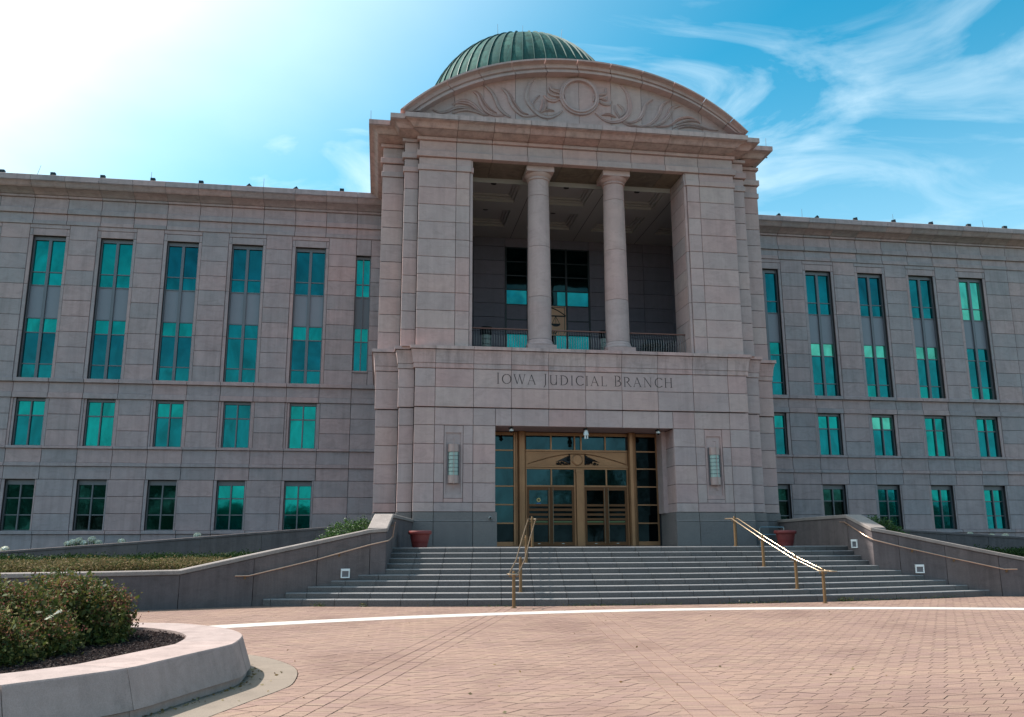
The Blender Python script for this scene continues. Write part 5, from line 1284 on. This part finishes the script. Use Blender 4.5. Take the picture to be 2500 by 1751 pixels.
# ---------------- shrubs in the planter
def shrub(name, label, blobs, n, size, mats, seed, group=None, cat='shrub', twigs=True, fl=None):
    """blobs: (cx,cy,cz,rx,ry,rz) ellipsoids; leaves gather in clumps near the surface"""
    rg = np.random.default_rng(seed); bx = blobs[0]
    t = thing(name, (bx[0], bx[1], bx[2]-bx[5]), label, cat, group)
    C = []; SH = []
    vol = np.array([b[3]*b[4]+b[4]*b[5]+b[3]*b[5] for b in blobs]); vol /= vol.sum()
    for b, w in zip(blobs, vol):
        nc = max(6, int(n*w/26)); dirs = rg.normal(size=(nc, 3)); dirs /= np.linalg.norm(dirs, axis=1, keepdims=True)
        r = rg.uniform(.62, 1.06, nc)**.6; cc = np.array(b[:3])+dirs*r[:, None]*np.array(b[3:])
        C.append(cc); SH.append(dirs)
    C = np.concatenate(C); zmin = min(b[2]-b[5] for b in blobs); C = C[C[:, 2] > zmin+.02]
    k = rg.integers(0, len(C), n); sp = size*2.2
    L = C[k]+np.clip(rg.normal(size=(n, 3)), -1.5, 1.5)*np.array((sp, sp, sp*1.1))*rg.uniform(.3, 1.1, (n, 1)); L = L[L[:, 2] > zmin+.01]
    sz_ = size*np.where(rg.uniform(size=len(L)) < .22, 1.55, .85)
    if twigs:
        E_ = []; sh = MB(); zc = np.quantile(C[:, 2], .6); tops = C[C[:, 2] > zc]
        for q in range(16):
            p0 = tops[rg.integers(0, len(tops))]; d_ = np.array((rg.normal()*.35, rg.normal()*.35, 1.0)); d_ /= np.linalg.norm(d_); l_ = rg.uniform(.10, .24)
            sh.tube([p0-d_*.1, p0+d_*l_], [.004, .002], 4)
            for u in np.linspace(0, 1, 11): E_.append(p0+d_*l_*u+rg.normal(size=3)*.014)
        sh.obj('stray_shoots', M_TRUNK, t); L = np.concatenate([L, np.array(E_)]); sz_ = np.concatenate([sz_, np.full(len(E_), size*.9)])
    leaves('foliage', L, sz_, mats[0], t, aspect=.5, seed=seed, jit=.4)
    if len(mats) > 1:
        f = fl or .3; top = C[rg.uniform(size=len(C)) < f]; zt_ = np.array([max(b[2]+b[5]*.1 for b in blobs)]); top = top[top[:, 2] > zmin+.35*(C[:, 2].max()-zmin)]
        if len(top):
            k = rg.integers(0, len(top), n//5); F = top[k]+rg.normal(size=(n//5, 3))*np.array((sp*.75, sp*.75, sp*.35))+np.array((0, 0, sp*.5)); leaves('dry_blooms', F, size*.55, mats[1], t, aspect=.8, seed=seed+1)
    if twigs:
        tw = MB()
        for q in range(26):
            b = blobs[q % len(blobs)]; d_ = rg.normal(size=3); d_[2] = abs(d_[2])+.4; d_ /= np.linalg.norm(d_); p0 = np.array((b[0], b[1], b[2]-b[5]))+rg.normal(size=3)*.06*np.array((1,1,0)); e = np.array(b[:3])+d_*np.array(b[3:])*rg.uniform(.8, 1.12)
            md = (p0+e)/2+rg.normal(size=3)*.05; tw.tube([p0, md, e], [.011, .007, .003], 4)
        tw.obj('branches', M_TRUNK, t)
    return t
gp = 'shrubs in the round planter'
SB = [('dark green leafy shrub at the right end of the planting, nearest the steps', [(-3.75,12.7,.75,.42,.55,.42),(-3.62,12.3,.62,.34,.45,.34),(-3.85,12.1,.98,.26,.34,.26)], 21000, .05, 11, .12),
      ('yellow-green shrub with rust blooms rising behind the dark end shrub', [(-4.45,13.3,.85,.6,.6,.42),(-4.2,12.4,.95,.42,.4,.30)], 15000, .05, 12, .4),
      ('broad green shrub with brown blooms in the middle of the planter', [(-4.35,11.5,.78,.62,.7,.42),(-4.0,11.1,.62,.5,.55,.30),(-4.55,11.2,1.0,.45,.5,.26)], 24000, .048, 13, .45),
      ('sprawling shrub with reddish seed heads nearest the planter rim at the left', [(-4.45,10.3,.72,.60,.66,.38),(-4.05,10.35,.60,.40,.45,.26),(-4.9,10.5,.92,.45,.5,.26)], 24000, .045, 14, .5),
      ('leafy shrub at the left edge behind the sprawling one', [(-5.5,12.2,.85,.8,.9,.45),(-5.4,10.9,.85,.6,.7,.42),(-6.3,11.4,.8,.7,.9,.42)], 16000, .06, 15, .4)]
SB = [(a_, [(x_, y_, z_-.09, rx, ry, rz*.94) for x_, y_, z_, rx, ry, rz in b_], c_, d_, e_, f_) for a_, b_, c_, d_, e_, f_ in SB]
for lb_, bl, n_, sz, sd_, f_ in SB: shrub('spirea_shrub', lb_, bl, n_, sz, [L_SPI, L_RUST], sd_, gp, fl=min(.8, f_*1.5))
P = [(-4.05+.05*k, 11.2-.03*k+.02*math.sin(k), .80+.035*k) for k in range(9)]
t = thing('variegated_sprig', (-3.7, 10.7, .5), 'pale variegated leaf sprig poking out of the middle shrub', 'plant'); leaves('pale_leaves', [(-3.70+.020*k, 10.78-.004*k, .82+.012*k) for k in range(9)], .06, L_WHITE, t, aspect=.45, seed=5, up=.3)

# ---------------- beds, hedges, end shrubs, hydrangeas
MB().add([(-26,22.9,.72),(-10,23.7,.72),(-5.2,25.0,.74),(-.45,26.3,.9),(.2,33,.95),(-.5,34.9,1.0),(-9,34.6,.95),(-26,34.0,.8)], [(0,1,2,3,4,5,6,7)]).obj('planting_bed', M_SOIL, kind='structure', fix=False)
MB().add([(15.6,26.3,.9),(20.8,25.0,.74),(34,22.2,.7),(44,22,.7),(44,33.6,.7),(22.4,34.5,.9),(16.9,35.0,1.0),(16.2,33,1.0)], [(0,1,2,3,4,5,6,7)]).obj('planting_bed', M_SOIL, kind='structure', fix=False)
MB().add([(-26,34.3,.9),(-.3,35.3,1.5),(-.3,41.6,1.5),(-26,41.6,1.15)], [(0,1,2,3)]).obj('upper_bed', M_SOIL, kind='structure', fix=False)
MB().add([(16.6,35.3,1.5),(44,33.8,1.1),(44,41.6,1.2),(16.6,41.6,1.5)], [(0,1,2,3)]).obj('upper_bed', M_SOIL, kind='structure', fix=False)
def mass(name, label, poly, n, zf, size, mat, seed, spread=.1, mat2=None, up=.2):
    rg = np.random.default_rng(seed); poly = np.array(poly); lo, hi = poly.min(0), poly.max(0); C = []
    while len(C) < n//14:
        q = rg.uniform(lo, hi)
        if inside(poly, q): C.append((q[0], q[1], zf(q[0], q[1])+rg.normal()*.035))
    C = np.array(C); k = rg.integers(0, len(C), n); L = C[k]+rg.normal(size=(n, 3))*np.array((spread, spread, spread*.55))-np.array((0,0,1))*np.abs(rg.normal(size=(n,1)))*.05
    o = leaves(name, L, size, mat, None, 'stuff', up=up, aspect=.7, seed=seed); o['label'] = label
    if mat2 is not None:
        k = rg.integers(0, len(C), n//2); L = C[k]+rg.normal(size=(n//2, 3))*np.array((spread*.9, spread*.9, .02))+np.array((0,0,spread*.5)); leaves(name+'_blooms', L, size*.9, mat2, o, 'stuff', up=up, aspect=.8, seed=seed+1)
mass('low_spirea_planting', 'tan flowering ground cover filling the left bed', [(-20,24.2),(-10,24.6),(-5.6,26.2),(-3.9,28.2),(-3.4,31),(-20,30.5)], 90000, lambda x, y: .96+.06*min(1, (y-24)/3)+.03*math.sin(x*1.7+y), .07, L_TAN, 21, .13, L_TAN)
mass('low_yew_hedge', 'dark green clipped hedge strip along the left ramp wall', [(-20,31.3),(-3.2,31.6),(-2.0,31),(-1.8,33.2),(-20,33.2)], 40000, lambda x, y: 1.15+.03*math.sin(x*2.3)+max(0, (x+9))*.012, .06, L_HEDGE, 23, .12)
mass('low_yew_hedge', 'dark green clipped hedge strip beyond the right stair wall', [(20.2,28),(34,26.5),(34,31),(20.5,32)], 36000, lambda x, y: 1.22+.05*math.sin(x*2.3+y), .06, L_HEDGE, 25, .14)
shrub('yew_shrub', 'rounded bright green yew shrub beside the left stair wall', [(-1.05,28,1.62,.62,.6,.72),(-.55,28.1,1.75,.42,.5,.62),(-1.62,28,1.35,.42,.5,.5)], 17000, .05, [L_YEW], 31, 'yew shrubs beside the stair walls', twigs=False)
shrub('yew_shrub', 'rounded dark green yew shrub beside the right stair wall', [(18.35,30,1.75,.62,.7,.72),(18.9,30,1.55,.5,.6,.55),(17.85,30,1.85,.45,.6,.60)], 17000, .055, [L_YEW], 32, 'yew shrubs beside the stair walls', twigs=False)
HY = [(-14.49,37,1.46,'lone white hydrangea head above the ramp wall at the left edge'),(-12.18,37,1.66,''),(-12.0,37,1.72,''),(-11.78,37,1.78,''),(-11.60,37,1.68,''),(-11.3,37,1.83,''),(-11.06,37,1.69,''),(-10.18,37,1.74,'low white hydrangea head right of the flowering clump'),(-7.29,37,1.97,'single white hydrangea head high on the ramp wall'),(27.55,37.5,1.94,'white hydrangea head left of the right-hand trio'),(28.65,37.5,1.86,'small white hydrangea head in the middle of the right-hand trio'),(29.38,37.5,1.86,'white hydrangea head right of the right-hand trio')]
def heads(parent, L, sd_):
    rg = np.random.default_rng(sd_)
    for (x, y, z) in L:
        d_ = rg.normal(size=(420, 3)); d_ /= np.linalg.norm(d_, axis=1, keepdims=True); r = .145; MB().lathe([(.05,-.09),(.12,-.03),(.13,.03),(.05,.095)], (x, y, z), 12).obj('flower_core', M_WHITE, parent)
        leaves('flower_head', np.array((x, y, z))+d_*r*np.array((1, 1, .75))*rg.uniform(.8, 1.03, (420, 1)), .05, L_WHITE, parent, aspect=.9, seed=sd_+int(abs(x*10)))
    G = []
    for (x, y, z) in L: G += [(x+rg.normal()*.14, y+rg.normal()*.14, z-.12-abs(rg.normal())*.2) for _ in range(60)]
    leaves('foliage', G, .11, L_YEW, parent, aspect=.6, seed=sd_+3)
    st = MB(); 
    for (x, y, z) in L: st.tube([(x, y, 1.15), (x, y, z)], .008, 4)
    st.obj('stems', M_TRUNK, parent)
gH = 'white hydrangeas above the ramp walls'
t = thing('hydrangea', (-11.6,37,1.15), 'clump of white hydrangea heads with leaves above the left ramp wall', 'hydrangea', gH); heads(t, [h[:3] for h in HY if not h[3]], 40)
for i_, h in enumerate([h for h in HY if h[3]]): t = thing('hydrangea', (h[0], h[1], 1.15), h[3], 'hydrangea', gH); heads(t, [h[:3]], 50+i_)

# weeds at the foot of the steps, fallen leaves
P = []; rg = np.random.default_rng(8)
def foot(x): return ylane(x)-.02
for cx_, w, n_, hgt in ((-1.55,.22,70,.08),(-.35,.12,50,.09),(5.9,.9,160,.04),(7.5,.7,110,.04),(11.0,.6,120,.05),(13.3,.35,190,.10),(14.1,.5,90,.05),(16.6,.8,80,.05),(10.0,.5,110,.05),(3.1,1.2,90,.03),(14.9,.6,70,.04)):
    for _ in range(n_):
        x = cx_+rg.normal()*w*.6; P.append((x, foot(x)-abs(rg.normal())*.04, G0+abs(rg.normal())*hgt*.6))
o = leaves('weeds', P, .05, mk_leaf('weed_leaf', [(.03,.07,.015,1),(.08,.13,.03,1),(.12,.10,.04,1)]), None, 'stuff', aspect=.35, seed=9); o['label'] = 'small weeds growing in the joint below the bottom step'
P = []
for j in range(N):
    if rim[j][0] > -3 and 9 < rim[j][1] < 13.5:
        for _ in range(2): d_ = .14+abs(rg.normal())*.03; q = outward(rim, d_)[j]+rg.normal(size=2)*.03; P.append((q[0], q[1], G0+.012))
for _ in range(26): P.append((rg.uniform(-1.9,-1.2), rg.uniform(10.2,13), G0+.012))
for _ in range(60): 
    y = rg.uniform(8.6, 22); P.append((rg.uniform(-.1, .62)*y, y, G0+.012))
o = leaves('fallen_leaves', P, .045, L_LIT, None, 'stuff', up=.85, aspect=.55, seed=10); o['label'] = 'scattered dry leaves on the paving and beside the planter'

# ================================================================== trees behind the viewpoint, seen mirrored in the windows
def tree(loc, h, w, label, seed):
    rg = np.random.default_rng(seed); t = thing('tree', loc, label, 'tree', 'trees across the plaza, mirrored in the windows')
    tr = MB(); x, y, z = loc; tr.tube([(x, y, 0), (x+.1, y, h*.25), (x, y, h*.6), (x, y, h*.85)], [.32, .25, .14, .04], 8)
    C = []
    for k in range(40):
        a = rg.uniform(0, 6.28); r = w*rg.uniform(.25, 1)*.5; zz_ = h*rg.uniform(.3, .98); s = math.sqrt(max(.05, 1-((zz_/h-.6)/.45)**2)); p = (x+r*s*math.cos(a), y+r*s*math.sin(a), zz_); C.append(p)
        if k < 12: tr.tube([(x, y, h*.2+k*h*.04), ((x+p[0])/2, (y+p[1])/2, (h*.25+p[2])/2+.3), p], [.1, .06, .02], 5)
    tr.obj('trunk', M_TRUNK, t); C = np.array(C); n_ = 5200; k = rg.integers(0, len(C), n_); L = C[k]+rg.normal(size=(n_, 3))*w*.085
    leaves('crown', L, .42, L_TREE, t, aspect=.7, seed=seed)
TRS = [(-52,-52,14,13,'tall broad tree across the plaza mirrored in the leftmost lower window'),(-41,-50,13.5,13,'tall tree across the plaza mirrored in the second lower window'),(-31,-52,12,11,'tree across the plaza mirrored in the third lower window'),(-22,-55,7.0,8,'low round tree across the plaza mirrored at the foot of the fourth lower window'),(-12,-55,6.5,7,'low round tree across the plaza mirrored at the foot of the fifth lower window'),
       (30,-50,13,13,'tall tree across the plaza mirrored in the right-hand doors'),(41,-50,18,15,'very tall tree across the plaza mirrored in the right side window of the entrance'),(66,-50,14,15,'tall tree mirrored in the dark lower windows right of the tower'),(82,-52,10,12,'tree mirrored in the third lower window right of the tower'),(97,-54,7.5,11,'low tree mirrored at the foot of the far right lower windows')]
for i_, (x, y, h_, w_, lb_) in enumerate(TRS): tree((x, y, G0), h_, w_, lb_, 60+i_)
